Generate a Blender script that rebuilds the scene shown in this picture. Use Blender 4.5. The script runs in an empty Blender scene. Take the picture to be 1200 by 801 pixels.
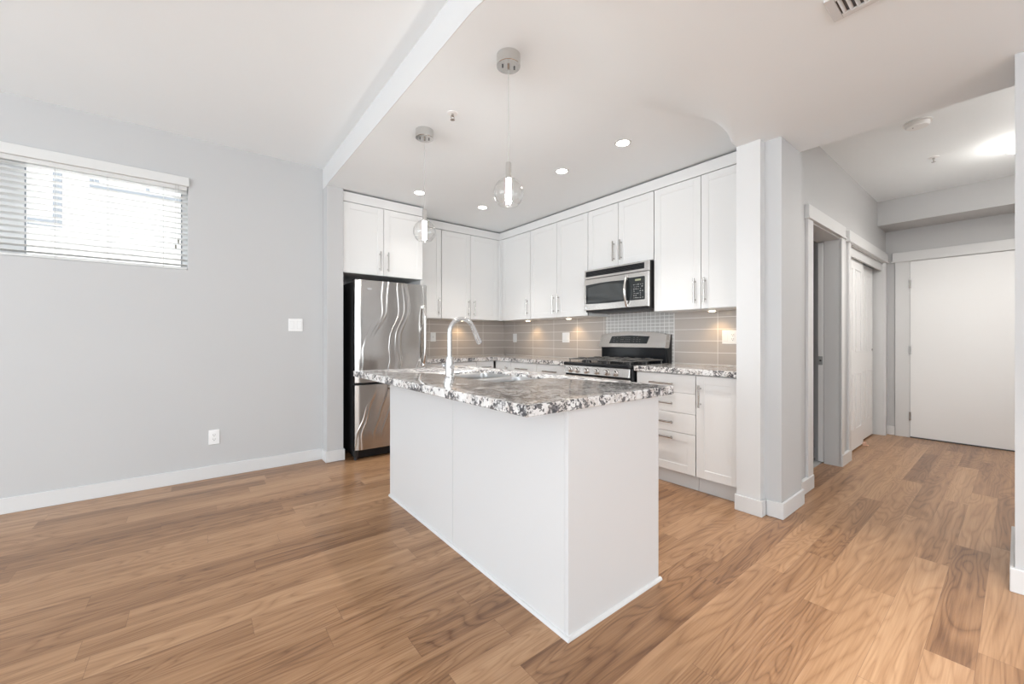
import bpy, bmesh, math, random
from mathutils import Vector, Matrix
random.seed(7)
S = bpy.context.scene
COL = S.collection
PI = math.pi

# ------------------------------------------------------------------ camera, world, light, exposure
cam_d = bpy.data.cameras.new('camera')
cam = bpy.data.objects.new('camera', cam_d); COL.objects.link(cam)
cam_d.sensor_width = 36.0
cam_d.lens = 468.2 / 1200 * 36
cam_d.shift_y = -3.5 / 1200
cam_d.clip_start = 0.01
CAM_H = 1.156
cam.location = (0, 0, CAM_H)
cam.rotation_euler = (PI / 2, 0, math.radians(51.77 - 90))
S.camera = cam

S.view_settings.view_transform = 'Standard'
S.view_settings.look = 'None'
S.view_settings.gamma = 1
S.view_settings.use_curve_mapping = False
S.view_settings.exposure = 0.77

world = bpy.data.worlds.new('world'); S.world = world
world.use_nodes = True
bg = world.node_tree.nodes['Background']
bg.inputs['Color'].default_value = (0.93, 0.97, 1.0, 1)
bg.inputs['Strength'].default_value = 2.2


def area(name, loc, direction, sx, sy, power, color=(1, 1, 1)):
    l = bpy.data.lights.new(name, 'AREA'); l.shape = 'RECTANGLE'; l.size = sx; l.size_y = sy
    l.energy = power; l.color = color
    o = bpy.data.objects.new(name, l); COL.objects.link(o)
    o.location = loc
    o.rotation_euler = Vector(direction).to_track_quat('-Z', 'Y').to_euler()
    return o


# daylight entering by the big windows of the living room behind the camera
area('daylight_west_window', (-5.52, 0.4, 1.35), (1, 0, 0.85), 6.6, 2.0, 104, (0.77, 0.905, 1.0))
area('daylight_south_window', (-1.65, -4.0, 1.35), (0, 1, 0.9), 6.4, 2.0, 32, (0.77, 0.905, 1.0))


# ------------------------------------------------------------------ materials
class NT:
    def __init__(s, name):
        s.m = bpy.data.materials.new(name); s.m.use_nodes = True
        s.t = s.m.node_tree; s.b = s.t.nodes['Principled BSDF']

    def n(s, typ, **kw):
        nd = s.t.nodes.new(typ)
        for k, v in kw.items():
            setattr(nd, k, v)
        return nd

    def set(s, sock, v):
        if isinstance(v, bpy.types.NodeSocket): s.t.links.new(v, sock)
        else: sock.default_value = v

    def math(s, op, a, b=None, c=None):
        nd = s.n('ShaderNodeMath', operation=op)
        s.set(nd.inputs[0], a)
        if b is not None: s.set(nd.inputs[1], b)
        if c is not None: s.set(nd.inputs[2], c)
        return nd.outputs[0]

    def comb(s, x, y, z=0.0):
        nd = s.n('ShaderNodeCombineXYZ')
        for i, v in enumerate((x, y, z)): s.set(nd.inputs[i], v)
        return nd.outputs[0]

    def pos(s):
        g = s.n('ShaderNodeNewGeometry')
        sp = s.n('ShaderNodeSeparateXYZ'); s.t.links.new(g.outputs['Position'], sp.inputs[0])
        return g.outputs['Position'], sp.outputs[0], sp.outputs[1], sp.outputs[2]

    def noise(s, vec, scale, detail=3.0, rough=0.55, dist=0.0, out='Fac'):
        nd = s.n('ShaderNodeTexNoise')
        s.set(nd.inputs['Vector'], vec)
        nd.inputs['Scale'].default_value = scale; nd.inputs['Detail'].default_value = detail
        nd.inputs['Roughness'].default_value = rough; nd.inputs['Distortion'].default_value = dist
        return nd.outputs[out]

    def ramp(s, fac, stops, interp='LINEAR'):
        nd = s.n('ShaderNodeValToRGB'); nd.color_ramp.interpolation = interp
        el = nd.color_ramp.elements
        while len(el) < len(stops): el.new(0.5)
        for e, (p, c) in zip(el, stops):
            e.position = p; e.color = (c, c, c, 1) if isinstance(c, (int, float)) else (*c, 1)
        s.set(nd.inputs[0], fac)
        return nd.outputs[0]

    def mix(s, fac, a, b, mode='MIX'):
        nd = s.n('ShaderNodeMix', data_type='RGBA', blend_type=mode)
        s.set(nd.inputs[0], fac)
        s.set(nd.inputs[6], a if isinstance(a, bpy.types.NodeSocket) else (*a, 1))
        s.set(nd.inputs[7], b if isinstance(b, bpy.types.NodeSocket) else (*b, 1))
        return nd.outputs[2]

    def bump(s, h, strength, dist=0.01):
        nd = s.n('ShaderNodeBump'); nd.inputs['Strength'].default_value = strength
        nd.inputs['Distance'].default_value = dist
        s.set(nd.inputs['Height'], h); s.t.links.new(nd.outputs[0], s.b.inputs['Normal'])

    def base(s, col=None, rough=None, metal=None, spec=None):
        if col is not None: s.set(s.b.inputs['Base Color'], col if isinstance(col, bpy.types.NodeSocket) else (*col, 1))
        if rough is not None: s.set(s.b.inputs['Roughness'], rough)
        if metal is not None: s.set(s.b.inputs['Metallic'], metal)
        if spec is not None: s.set(s.b.inputs['Specular IOR Level'], spec)
        return s.m


def paint(name, col, rough=0.6, tex=0.02):
    t = NT(name)
    p, *_ = t.pos()
    t.bump(t.noise(p, 260, 2), tex, 0.004)
    v = t.noise(p, 1.7, 2)
    c = t.mix(v, tuple(x * 0.985 for x in col), tuple(min(1, x * 1.015) for x in col))
    return t.base(c, rough)


M = {}
M['wall'] = paint('wall_paint', (0.55, 0.55, 0.552))
M['ceil'] = paint('ceiling_paint', (0.91, 0.95, 0.975), 0.8)
M['ceil_k'] = paint('kitchen_ceiling_paint', (0.88, 0.92, 0.945), 0.8)
M['trim'] = paint('trim_paint', (0.69, 0.69, 0.69), 0.35, 0.01)
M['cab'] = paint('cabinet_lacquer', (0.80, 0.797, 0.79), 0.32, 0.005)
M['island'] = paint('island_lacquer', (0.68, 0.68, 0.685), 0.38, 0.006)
M['door'] = paint('door_paint', (0.86, 0.86, 0.86), 0.4, 0.01)
M['plate'] = paint('white_plastic', (0.88, 0.88, 0.88), 0.3, 0.0)
M['slot'] = NT('dark_slot').base((0.08, 0.08, 0.085), 0.5)
M['greyline'] = NT('grey_plastic').base((0.62, 0.62, 0.63), 0.4)


def metal(name, col, rough, bump=0.0, sx=1, sy=1, sz=1):
    t = NT(name)
    p, x, y, z = t.pos()
    if bump:
        v = t.comb(t.math('MULTIPLY', x, sx), t.math('MULTIPLY', y, sy), t.math('MULTIPLY', z, sz))
        t.bump(t.noise(v, 1.0, 1.0, 0.4), bump, 0.02)
    c = t.mix(t.noise(p, 14, 2), tuple(a * 0.96 for a in col), col)
    return t.base(c, rough, 1.0)


M['steel'] = metal('brushed_steel', (0.66, 0.64, 0.62), 0.24)
t = NT('fridge_steel')
p, x, y, z = t.pos()
wob = t.noise(t.comb(t.math('MULTIPLY', x, 0.8), 0.0, t.math('MULTIPLY', z, 1.15)), 1.0, 2.0, 0.5)
u = t.math('ADD', t.math('MULTIPLY', x, 1.0), t.math('MULTIPLY_ADD', z, -0.14, t.math('MULTIPLY', wob, 0.42)))
n1 = t.noise(t.comb(t.math('MULTIPLY', u, 5.2), 0.0, t.math('MULTIPLY', z, 0.35)), 1.0, 1.0)
rid = t.math('POWER', t.math('SUBTRACT', 1.0, t.math('MINIMUM', 1.0, t.math('MULTIPLY', t.math('ABSOLUTE', t.math('SUBTRACT', t.math('FRACT', t.math('MULTIPLY', n1, 5.0)), 0.5)), 5.5))), 2.0)
brush = t.noise(t.comb(t.math('MULTIPLY', x, 2.0), 0.0, t.math('MULTIPLY', z, 700.0)), 1.0, 2.0)
soft = t.noise(t.comb(t.math('MULTIPLY', u, 6.0), 0.0, t.math('MULTIPLY', z, 0.5)), 1.0, 0.0)
hgt = t.math('MULTIPLY_ADD', soft, 0.30, t.math('MULTIPLY', rid, 0.19))
t.bump(t.math('MULTIPLY_ADD', brush, 0.004, hgt), 0.6, 0.02)
M['fridge'] = t.base((0.54, 0.52, 0.50), 0.18, 1.0)
M['chrome'] = metal('chrome', (0.80, 0.81, 0.82), 0.10)
M['nickel'] = metal('satin_nickel', (0.52, 0.50, 0.48), 0.2)
M['sink'] = metal('sink_steel', (0.60, 0.60, 0.60), 0.3)
M['canopy'] = metal('canopy_metal', (0.70, 0.70, 0.69), 0.14)
M['black'] = NT('black_enamel').base((0.010, 0.011, 0.013), 0.16, spec=0.25)
M['blackm'] = NT('black_plastic').base((0.014, 0.014, 0.015), 0.5)
M['iron'] = NT('cast_iron').base((0.11, 0.105, 0.10), 0.42)
M['glassblk'] = NT('black_glass').base((0.02, 0.024, 0.026), 0.06)
M['screen'] = NT('display_face').base((0.30, 0.31, 0.20), 0.3)
M['mark'] = NT('panel_marks').base((0.55, 0.56, 0.56), 0.5)
M['dim_mark'] = NT('dim_panel_marks').base((0.13, 0.13, 0.13), 0.5)
M['mwglass'] = NT('microwave_window').base((0.055, 0.06, 0.062), 0.08)
M['latch'] = NT('latch_plate').base((0.40, 0.40, 0.40), 0.35, 0.3)
M['rubber'] = NT('rubber').base((0.05, 0.05, 0.05), 0.6)
M['peach'] = NT('peach_plastic').base((0.75, 0.48, 0.36), 0.5)
M['gap'] = NT('painted_gap_shade').base((0.03, 0.03, 0.03), 0.8)


def emis(name, col, strength, basec=(0.8, 0.8, 0.8)):
    t = NT(name); t.base(basec, 0.4)
    t.b.inputs['Emission Color'].default_value = (*col, 1)
    t.b.inputs['Emission Strength'].default_value = strength
    return t.m


M['lamp'] = emis('lamp_lens', (1.0, 0.95, 0.87), 14)
M['tube'] = emis('lamp_tube', (1.0, 0.975, 0.94), 100)
M['warm'] = emis('puck_lens', (1.0, 0.80, 0.52), 10)
M['dome'] = emis('dome_glass', (1.0, 0.96, 0.90), 7)

g = NT('clear_glass')
tr = g.n('ShaderNodeBsdfTransparent'); tr.inputs['Color'].default_value = (0.985, 0.985, 0.98, 1)
gl = g.n('ShaderNodeBsdfGlossy'); gl.inputs['Roughness'].default_value = 0.03
lw = g.n('ShaderNodeLayerWeight'); lw.inputs['Blend'].default_value = 0.5
mx = g.n('ShaderNodeMixShader')
g.set(mx.inputs[0], g.math('MULTIPLY_ADD', g.math('POWER', lw.outputs['Facing'], 2.2), 0.85, 0.06))
g.t.links.new(tr.outputs[0], mx.inputs[1]); g.t.links.new(gl.outputs[0], mx.inputs[2])
g.t.links.new(mx.outputs[0], g.t.nodes['Material Output'].inputs['Surface'])
M['glass'] = g.m
g = NT('pane_glass')
tr = g.n('ShaderNodeBsdfTransparent'); gl = g.n('ShaderNodeBsdfGlossy'); gl.inputs['Roughness'].default_value = 0.02
mx = g.n('ShaderNodeMixShader'); mx.inputs[0].default_value = 0.06
g.t.links.new(tr.outputs[0], mx.inputs[1]); g.t.links.new(gl.outputs[0], mx.inputs[2])
g.t.links.new(mx.outputs[0], g.t.nodes['Material Output'].inputs['Surface'])
M['pane'] = g.m

# floor: laminate planks running along X, cathedral grain, random ends
t = NT('wood_planks')
p, x, y, z = t.pos()
W, L = 0.125, 1.22
yy = t.math('DIVIDE', t.math('ADD', y, 10.03), W)
row = t.math('FLOOR', yy)
wn = t.n('ShaderNodeTexWhiteNoise', noise_dimensions='1D'); t.set(wn.inputs['W'], row)
xx = t.math('ADD', t.math('DIVIDE', x, L), t.math('MULTIPLY', wn.outputs[0], 9.7))
colm = t.math('FLOOR', xx)
wn2 = t.n('ShaderNodeTexWhiteNoise', noise_dimensions='2D'); t.set(wn2.inputs['Vector'], t.comb(row, colm))
pid = wn2.outputs[0]
gx = t.math('ADD', x, t.math('MULTIPLY', pid, 41.0))
gy = t.math('ADD', y, t.math('MULTIPLY', pid, 17.0))
fig = t.noise(t.comb(t.math('MULTIPLY', gx, 0.75), t.math('MULTIPLY', gy, 6.0)), 1.0, 2.0, 0.55, 0.5)
rings = t.math('POWER', t.math('ABSOLUTE', t.math('SINE', t.math('MULTIPLY', fig, 58.0))), 0.6)
fib = t.noise(t.comb(t.math('MULTIPLY', gx, 4.0), t.math('MULTIPLY', gy, 170.0)), 1.0, 4.0, 0.65)
broad = t.noise(t.comb(t.math('MULTIPLY', gx, 0.6), t.math('MULTIPLY', gy, 20.0)), 1.0, 3.0, 0.6)
f = t.math('ADD', t.math('MULTIPLY', rings, 0.15), t.math('ADD', t.math('MULTIPLY', fib, 0.34), t.math('MULTIPLY', broad, 0.50)))
f = t.math('ADD', t.math('SUBTRACT', f, 0.07), t.math('MULTIPLY', t.math('SUBTRACT', pid, 0.5), 0.24))
wood = t.ramp(f, [(0.24, (0.16, 0.074, 0.034)), (0.40, (0.305, 0.160, 0.078)), (0.54, (0.42, 0.237, 0.124)), (0.74, (0.56, 0.345, 0.198))])
fy = t.math('ABSOLUTE', t.math('SUBTRACT', t.math('FRACT', yy), 0.5))
fx = t.math('ABSOLUTE', t.math('SUBTRACT', t.math('FRACT', xx), 0.5))
seam = t.math('MAXIMUM', t.math('GREATER_THAN', fy, 0.5 - 0.006), t.math('GREATER_THAN', fx, 0.5 - 0.0008))
wood = t.mix(t.math('MULTIPLY', seam, 0.55), wood, (0.16, 0.08, 0.045))
t.bump(t.math('SUBTRACT', t.math('MULTIPLY', fib, 0.12), seam), 0.10, 0.002)
M['floor'] = t.base(wood, t.math('ADD', 0.24, t.math('MULTIPLY', fib, 0.14)), spec=0.45)


def granite(name):
    t = NT(name)
    p, x, y, z = t.pos()
    warp = t.noise(p, 34, 4, 0.7, 0.0, 'Color')
    pv = t.n('ShaderNodeVectorMath', operation='MULTIPLY_ADD')
    t.set(pv.inputs[0], warp); pv.inputs[1].default_value = (0.045, 0.045, 0.045); t.set(pv.inputs[2], p)
    q = pv.outputs[0]

    def cells(scale):
        vo = t.n('ShaderNodeTexVoronoi'); t.set(vo.inputs['Vector'], q); vo.inputs['Scale'].default_value = scale
        sp = t.n('ShaderNodeSeparateColor'); t.set(sp.inputs[0], vo.outputs['Color'])
        return sp.outputs[0], sp.outputs[1]
    big_a, big_b = cells(44)
    sm_a, sm_b = cells(115)
    zone = t.noise(q, 6, 3, 0.6)
    # crystals: white, grey, taupe
    c = t.ramp(big_a, [(0.0, (0.84, 0.83, 0.82)), (0.40, (0.78, 0.765, 0.75)), (0.60, (0.66, 0.62, 0.59)), (0.80, (0.50, 0.44, 0.40)), (1.0, (0.72, 0.70, 0.69))])
    c2 = t.ramp(sm_a, [(0.0, (0.84, 0.83, 0.82)), (0.5, (0.66, 0.63, 0.61)), (0.8, (0.46, 0.42, 0.40)), (1.0, (0.76, 0.74, 0.72))])
    c = t.mix(0.45, c, c2)
    # drifts of brown and of black mineral
    brown = t.math('MULTIPLY', t.ramp(zone, [(0.50, 0.0), (0.60, 1.0)]), t.math('GREATER_THAN', big_b, 0.42))
    c = t.mix(t.math('MULTIPLY', brown, 0.5), c, (0.30, 0.225, 0.185))
    z2 = t.noise(q, 10, 3, 0.6, 0.0, 'Color')
    sz = t.n('ShaderNodeSeparateColor'); t.set(sz.inputs[0], z2)
    drift = t.noise(q, 11, 4, 0.62, 0.0, 'Color')
    dsep = t.n('ShaderNodeSeparateColor'); t.set(dsep.inputs[0], drift)
    c = t.mix(t.math('MULTIPLY', t.ramp(dsep.outputs[0], [(0.49, 0.0), (0.56, 1.0)]), 0.8), c, (0.80, 0.80, 0.80))
    c = t.mix(t.math('MULTIPLY', t.ramp(dsep.outputs[1], [(0.55, 0.0), (0.60, 1.0)]), t.math('MULTIPLY_ADD', t.math('GREATER_THAN', sm_a, 0.35), 0.6, 0.3)), c, (0.07, 0.068, 0.075))
    dark = t.math('GREATER_THAN', t.math('ADD', t.math('MULTIPLY', sm_b, 0.55), sz.outputs[1]), 0.92)
    c = t.mix(t.math('MULTIPLY', dark, 0.9), c, (0.05, 0.05, 0.055))
    dark2 = t.math('GREATER_THAN', t.math('ADD', t.math('MULTIPLY', big_b, 0.5), sz.outputs[2]), 0.955)
    c = t.mix(t.math('MULTIPLY', dark2, 0.85), c, (0.07, 0.068, 0.075))
    return t.base(c, 0.07, spec=0.5)


M['granite'] = granite('speckled_granite')


def tiles(name, axis, a0, z0, w, h, mortar, c1, c2, grout, rough=0.14, mz=None):
    t = NT(name)
    p, x, y, z = t.pos()
    a = y if axis == 'y' else x
    ua = t.math('DIVIDE', t.math('SUBTRACT', a, a0), w)
    uz = t.math('DIVIDE', t.math('SUBTRACT', z, z0), h)
    wn = t.n('ShaderNodeTexWhiteNoise', noise_dimensions='2D')
    t.set(wn.inputs['Vector'], t.comb(t.math('FLOOR', ua), t.math('FLOOR', uz)))
    fa = t.math('ABSOLUTE', t.math('SUBTRACT', t.math('FRACT', ua), 0.5))
    fz = t.math('ABSOLUTE', t.math('SUBTRACT', t.math('FRACT', uz), 0.5))
    g = t.math('MAXIMUM', t.math('GREATER_THAN', fa, 0.5 - mortar / w / 2), t.math('GREATER_THAN', fz, 0.5 - mortar / h / 2))
    streak = t.noise(t.comb(t.math('MULTIPLY', a, 3), 0.0, t.math('MULTIPLY', z, 120)), 1.0, 3)
    c = t.mix(t.math('MULTIPLY_ADD', streak, 0.5, t.math('MULTIPLY', wn.outputs[0], 0.5)), c1, c2)
    c = t.mix(g, c, grout)
    t.bump(t.math('SUBTRACT', 1.0, g), 0.25, 0.002)
    return t.base(c, t.math('MULTIPLY_ADD', g, 0.5, rough))


TC = ((0.46, 0.405, 0.365), (0.545, 0.49, 0.45), (0.80, 0.77, 0.74))
M['tile_range'] = tiles('taupe_tiles_range', 'y', 3.245, 0.9325, 0.3975, 0.1035, 0.005, *TC)
M['tile_right'] = tiles('taupe_tiles_right', 'y', 1.616, 0.9325, 0.4, 0.1035, 0.005, *TC)
M['tile_back'] = tiles('taupe_tiles_back', 'x', 3.168, 0.9325, 0.415, 0.1035, 0.005, *TC)
M['mosaic'] = tiles('mosaic_tiles', 'y', 2.021, 0.9325, 0.0489, 0.0345, 0.0062, (0.47, 0.445, 0.42), (0.57, 0.545, 0.52), (0.84, 0.82, 0.80), 0.35)
M['bathtile'] = tiles('grey_floor_tiles', 'x', 0, 0, 0.3, 0.3, 0.004, (0.5, 0.5, 0.5), (0.55, 0.55, 0.55), (0.4, 0.4, 0.4))
M['ext'] = paint('exterior_render', (0.86, 0.85, 0.80), 0.9)
M['extframe'] = NT('exterior_frame').base((0.20, 0.22, 0.24), 0.5)
M['extglass'] = NT('exterior_glass').base((0.72, 0.74, 0.76), 0.1)
M['slat'] = paint('blind_slat', (0.70, 0.70, 0.69), 0.45, 0.0)
M['cordm'] = NT('cord').base((0.5, 0.5, 0.49), 0.6)
M['tassel'] = NT('tassel').base((0.30, 0.30, 0.27), 0.6)


# ------------------------------------------------------------------ mesh helpers
class MB:
    def __init__(s): s.bm = bmesh.new()

    def box(s, a, b, bev=0.0, seg=1):
        a, b = [min(p, q) for p, q in zip(a, b)], [max(p, q) for p, q in zip(a, b)]
        r = bmesh.ops.create_cube(s.bm, size=1)
        vs = r['verts']
        for v in vs:
            v.co = Vector([a[i] + (v.co[i] + 0.5) * (b[i] - a[i]) for i in range(3)])
        if bev:
            bev = min(bev, min(b[i] - a[i] for i in range(3)) * 0.45)
            es = list({e for v in vs for e in v.link_edges})
            bmesh.ops.bevel(s.bm, geom=es, offset=bev, segments=seg, affect='EDGES', profile=0.5)
        return s

    def fbox(s, f, pl, a0, a1, z0, z1, d0, d1, bev=0.0):
        """box on a face: f 'x' faces -x at x=pl, 'y' faces -y at y=pl; d outwards"""
        if f == 'x': return s.box((pl - d1, a0, z0), (pl - d0, a1, z1), bev)
        return s.box((a0, pl - d1, z0), (a1, pl - d0, z1), bev)

    def cyl(s, p0, p1, r0, r1=None, n=24, caps=True):
        r1 = r0 if r1 is None else r1
        p0, p1 = Vector(p0), Vector(p1)
        d = p1 - p0
        mat = Matrix.Translation((p0 + p1) / 2) @ d.to_track_quat('Z', 'Y').to_matrix().to_4x4()
        bmesh.ops.create_cone(s.bm, cap_ends=caps, segments=n, radius1=r0, radius2=r1, depth=d.length, matrix=mat)
        return s

    def lathe(s, prof, c=(0, 0, 0), n=40, axis='z'):
        """profile [(r, h)] spun round an axis through c"""
        rings = []
        for r, h in prof:
            ring = []
            if r < 1e-6:
                q = {'z': (0, 0, h), 'x': (h, 0, 0), 'y': (0, h, 0)}[axis]
                ring = [s.bm.verts.new(Vector(c) + Vector(q))]
            else:
                for k in range(n):
                    u, v = r * math.cos(2 * PI * k / n), r * math.sin(2 * PI * k / n)
                    q = {'z': (u, v, h), 'x': (h, u, v), 'y': (v, h, u)}[axis]
                    ring.append(s.bm.verts.new(Vector(c) + Vector(q)))
            rings.append(ring)
        for A, B in zip(rings, rings[1:]):
            for k in range(n):
                l = (k + 1) % n
                if len(A) == 1 and len(B) == 1: continue
                if len(A) == 1: s.bm.faces.new((A[0], B[k], B[l]))
                elif len(B) == 1: s.bm.faces.new((A[k], A[l], B[0]))
                else: s.bm.faces.new((A[k], A[l], B[l], B[k]))
        return s

    def tube(s, pts, r, n=14, caps=True):
        pts = [Vector(p) for p in pts]
        rad = r if isinstance(r, (list, tuple)) else [r] * len(pts)
        rings = []; up = None
        for i, p in enumerate(pts):
            d = (pts[min(i + 1, len(pts) - 1)] - pts[max(i - 1, 0)]).normalized()
            if up is None:
                up = Vector((0, 0, 1)) if abs(d.z) < 0.9 else Vector((1, 0, 0))
            a = d.cross(up).normalized(); b = a.cross(d).normalized(); up = b
            rings.append([s.bm.verts.new(p + a * rad[i] * math.cos(2 * PI * k / n) + b * rad[i] * math.sin(2 * PI * k / n)) for k in range(n)])
        for A, B in zip(rings, rings[1:]):
            for k in range(n):
                l = (k + 1) % n
                s.bm.faces.new((A[k], A[l], B[l], B[k]))
        if caps:
            s.bm.faces.new(list(reversed(rings[0]))); s.bm.faces.new(rings[-1])
        return s

    def prism(s, poly, vec, bev=0.0):
        """extrude a closed polygon of 3D points by vec"""
        vec = Vector(vec)
        A = [s.bm.verts.new(Vector(p)) for p in poly]
        B = [s.bm.verts.new(Vector(p) + vec) for p in poly]
        n = len(poly)
        fs = [s.bm.faces.new(list(reversed(A))), s.bm.faces.new(B)]
        for k in range(n):
            fs.append(s.bm.faces.new((A[k], A[(k + 1) % n], B[(k + 1) % n], B[k])))
        if bev:
            es = list({e for f_ in fs[:2] for e in f_.edges})
            bmesh.ops.bevel(s.bm, geom=es, offset=bev, segments=1, affect='EDGES', profile=0.5)
        return s

    def build(s, name, m, parent=None, smooth=True, origin=None):
        bmesh.ops.recalc_face_normals(s.bm, faces=s.bm.faces)
        me = bpy.data.meshes.new(name)
        if parent is not None:
            off = world_loc(parent)
            o_loc = Vector((0, 0, 0))
        else:
            off = Vector(origin) if origin else Vector((0, 0, 0))
            o_loc = off
        bmesh.ops.translate(s.bm, verts=s.bm.verts, vec=-off)
        if smooth:
            for f_ in s.bm.faces: f_.smooth = True
            for e in s.bm.edges:
                if len(e.link_faces) == 2 and e.calc_face_angle(0) > math.radians(34): e.smooth = False
        s.bm.to_mesh(me); s.bm.free()
        me.materials.append(m)
        o = bpy.data.objects.new(name, me); COL.objects.link(o)
        o.location = o_loc
        if parent is not None: o.parent = parent
        return o


def world_loc(o):
    v = Vector((0, 0, 0))
    while o is not None:
        v = v + o.location; o = o.parent
    return v


def tag(o, label, cat, group=None, kind=None):
    o['label'] = label; o['category'] = cat
    if group: o['group'] = group
    if kind: o['kind'] = kind
    return o


def thing(name, label, cat, loc, group=None, kind=None):
    o = bpy.data.objects.new(name, None); COL.objects.link(o)
    o.empty_display_size = 0.05
    o.location = loc
    return tag(o, label, cat, group, kind)


def struct(name, mb, m, label, cat, parent=None):
    o = mb.build(name, m, parent)
    if parent is None: tag(o, label, cat, kind='structure')
    return o


def boolean_cut(o, cutter):
    md = o.modifiers.new('cut', 'BOOLEAN'); md.operation = 'DIFFERENCE'; md.object = cutter; md.solver = 'EXACT'
    dg = bpy.context.evaluated_depsgraph_get(); dg.update()
    me = bpy.data.meshes.new_from_object(o.evaluated_get(dg))
    o.modifiers.clear(); o.data = me
    bpy.data.objects.remove(cutter, do_unlink=True)


def rrect(a0, a1, b0, b1, r, n=6):
    out = []
    for (cx, cy, s0) in ((a1 - r, b1 - r, 0), (a0 + r, b1 - r, 90), (a0 + r, b0 + r, 180), (a1 - r, b0 + r, 270)):
        for k in range(n + 1):
            th = math.radians(s0 + 90 * k / n)
            out.append((cx + r * math.cos(th), cy + r * math.sin(th)))
    return out


# ------------------------------------------------------------------ room shell
LIV_Z, KIT_Z, LOW_Z, HALL_Z = 2.79, 2.60, 2.458, 2.73
YL = 4.158            # left wall face
struct('floor', MB().box((-5.7, -4.15, -0.1), (6.75, 4.9, 0)), M['floor'], 'warm brown wood plank floor running through the whole room', 'floor')


def sstep(v):
    v = max(0.0, min(1.0, v)); return v * v * (3 - 2 * v)


def ceil_z(x, y):
    hw = 0.004 + 0.33 * max(0.0, min(1.0, (2.80 - x) / 0.7))
    return KIT_Z - (KIT_Z - LOW_Z) * (1 - sstep((y - 1.192 + hw) / (2 * hw)))


struct('ceiling_living', MB().box((-5.7, -4.15, LIV_Z), (0.954, YL + 0.15, LIV_Z + 0.1)), M['ceil'], 'white upper ceiling over the living area at the left', 'ceiling')
mb = MB()
xs = [0.955 + (3.30 - 0.955) * i / 60 for i in range(61)]
ys = [-4.15 + 0.55 * i for i in range(9)] + [0.5] + [0.84 + 0.02 * i for i in range(17)] + [1.182, 1.187, 1.190, 1.192, 1.194, 1.197, 1.202] + [1.22 + 0.02 * i for i in range(18)] + [1.8 + 0.36 * i for i in range(9)]
gv = [[mb.bm.verts.new((x, y, ceil_z(x, y))) for y in ys] for x in xs]
tv = [[mb.bm.verts.new((x, y, 2.9)) for y in (ys[0], ys[-1])] for x in (xs[0], xs[-1])]
for i in range(len(xs) - 1):
    for j in range(len(ys) - 1):
        mb.bm.faces.new((gv[i][j], gv[i + 1][j], gv[i + 1][j + 1], gv[i][j + 1]))
for i, k in ((0, 0), (-1, 1)):
    mb.bm.faces.new([gv[i][j] for j in range(len(ys))] + [tv[k][1], tv[k][0]])
mb.bm.faces.new([gv[i][0] for i in range(len(xs))] + [tv[1][0], tv[0][0]])
mb.bm.faces.new([gv[i][-1] for i in range(len(xs))] + [tv[1][1], tv[0][1]])
mb.bm.faces.new((tv[0][0], tv[0][1], tv[1][1], tv[1][0]))
struct('ceiling_kitchen', mb, M['ceil_k'], 'dropped white ceiling over the kitchen with downlights and pendants', 'ceiling')
struct('trim_fascia', MB().prism([(0.951, yv, ceil_z(0.955, yv)) for yv in [-4.1] + [0.8 + 0.05 * i for i in range(18)] + [YL]] + [(0.951, YL, LIV_Z), (0.951, -4.1, LIV_Z)], (0.0038, 0, 0)), M['trim'], 'white fascia where the kitchen ceiling drops below the living ceiling', 'fascia')
struct('ceiling_hall', MB().box((3.3, -0.7, HALL_Z), (6.75, 1.1, HALL_Z + 0.15)).box((3.3, 1.05, KIT_Z), (3.66, 4.75, KIT_Z + 0.2)).box((3.6, 1.13, 2.5), (5.4, 3.2, 2.56)),
       M['ceil'], 'white raised ceiling of the entry hall at the right', 'ceiling')
struct('trim_bulkhead', MB().box((6.16, -0.7, LOW_Z - 0.002), (6.75, 1.1, HALL_Z + 0.01)), M['wall'], 'pale grey boxed bulkhead above the entry door', 'bulkhead')

# left wall with window opening
WX0, WX1, WZ0, WZ1 = -2.1, -0.058, 1.712, 2.40
mb = MB()
mb.box((-5.7, YL, 0), (0.96, YL + 0.15, WZ0)).box((-5.7, YL, WZ1), (0.96, YL + 0.15, LIV_Z + 0.02))
mb.box((-5.7, YL, WZ0), (WX0, YL + 0.15, WZ1)).box((WX1, YL, WZ0), (0.96, YL + 0.15, WZ1))
struct('wall_left', mb, M['wall'], 'pale grey wall at the left with a high wide window', 'wall')
struct('wall_column', MB().box((0.955, 4.012, 0), (1.10, 4.80, KIT_Z)), M['wall'], 'narrow pale grey wall end beside the refrigerator', 'wall')
struct('wall_back', MB().box((1.0, 4.69, 0), (3.66, 4.8, 2.7)), M['wall'], 'kitchen wall behind the refrigerator and the left cabinets', 'wall')
struct('wall_range', MB().box((3.55, 1.1, 0), (3.66, 4.75, 2.7)), M['wall'], 'kitchen wall behind the range and microwave', 'wall')
struct('wall_panel', MB().box((2.88, 1.043, 0), (3.56, 1.19, 2.62)), M['trim'], 'tall white end panel closing the cabinet run at right', 'panel')
struct('wall_stub', MB().box((2.95, 0.945, 0), (3.33, 1.05, 2.62)), M['wall'], 'grey wall end between the white end panel and the hall', 'wall')
HY = 1.01
D1X0, D1X1, D1Z = 3.765, 4.575, 2.075
D2X0, D2X1, D2Z = 4.895, 6.48, 2.075
mb = MB()
mb.box((3.30, HY, 0), (D1X0, HY + 0.16, 2.8)).box((D1X1 + 0.002, HY, 0), (D2X0, HY + 0.11, 2.8)).box((D2X1, HY, 0), (6.75, HY + 0.16, 2.8))
mb.box((D1X0, HY, D1Z), (D1X1 + 0.002, HY + 0.16, 2.8)).box((D2X0, HY, D2Z), (D2X1, HY + 0.12, 2.8))
struct('wall_hall', mb, M['wall'], 'pale grey hall wall with two doorways', 'wall')
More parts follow.
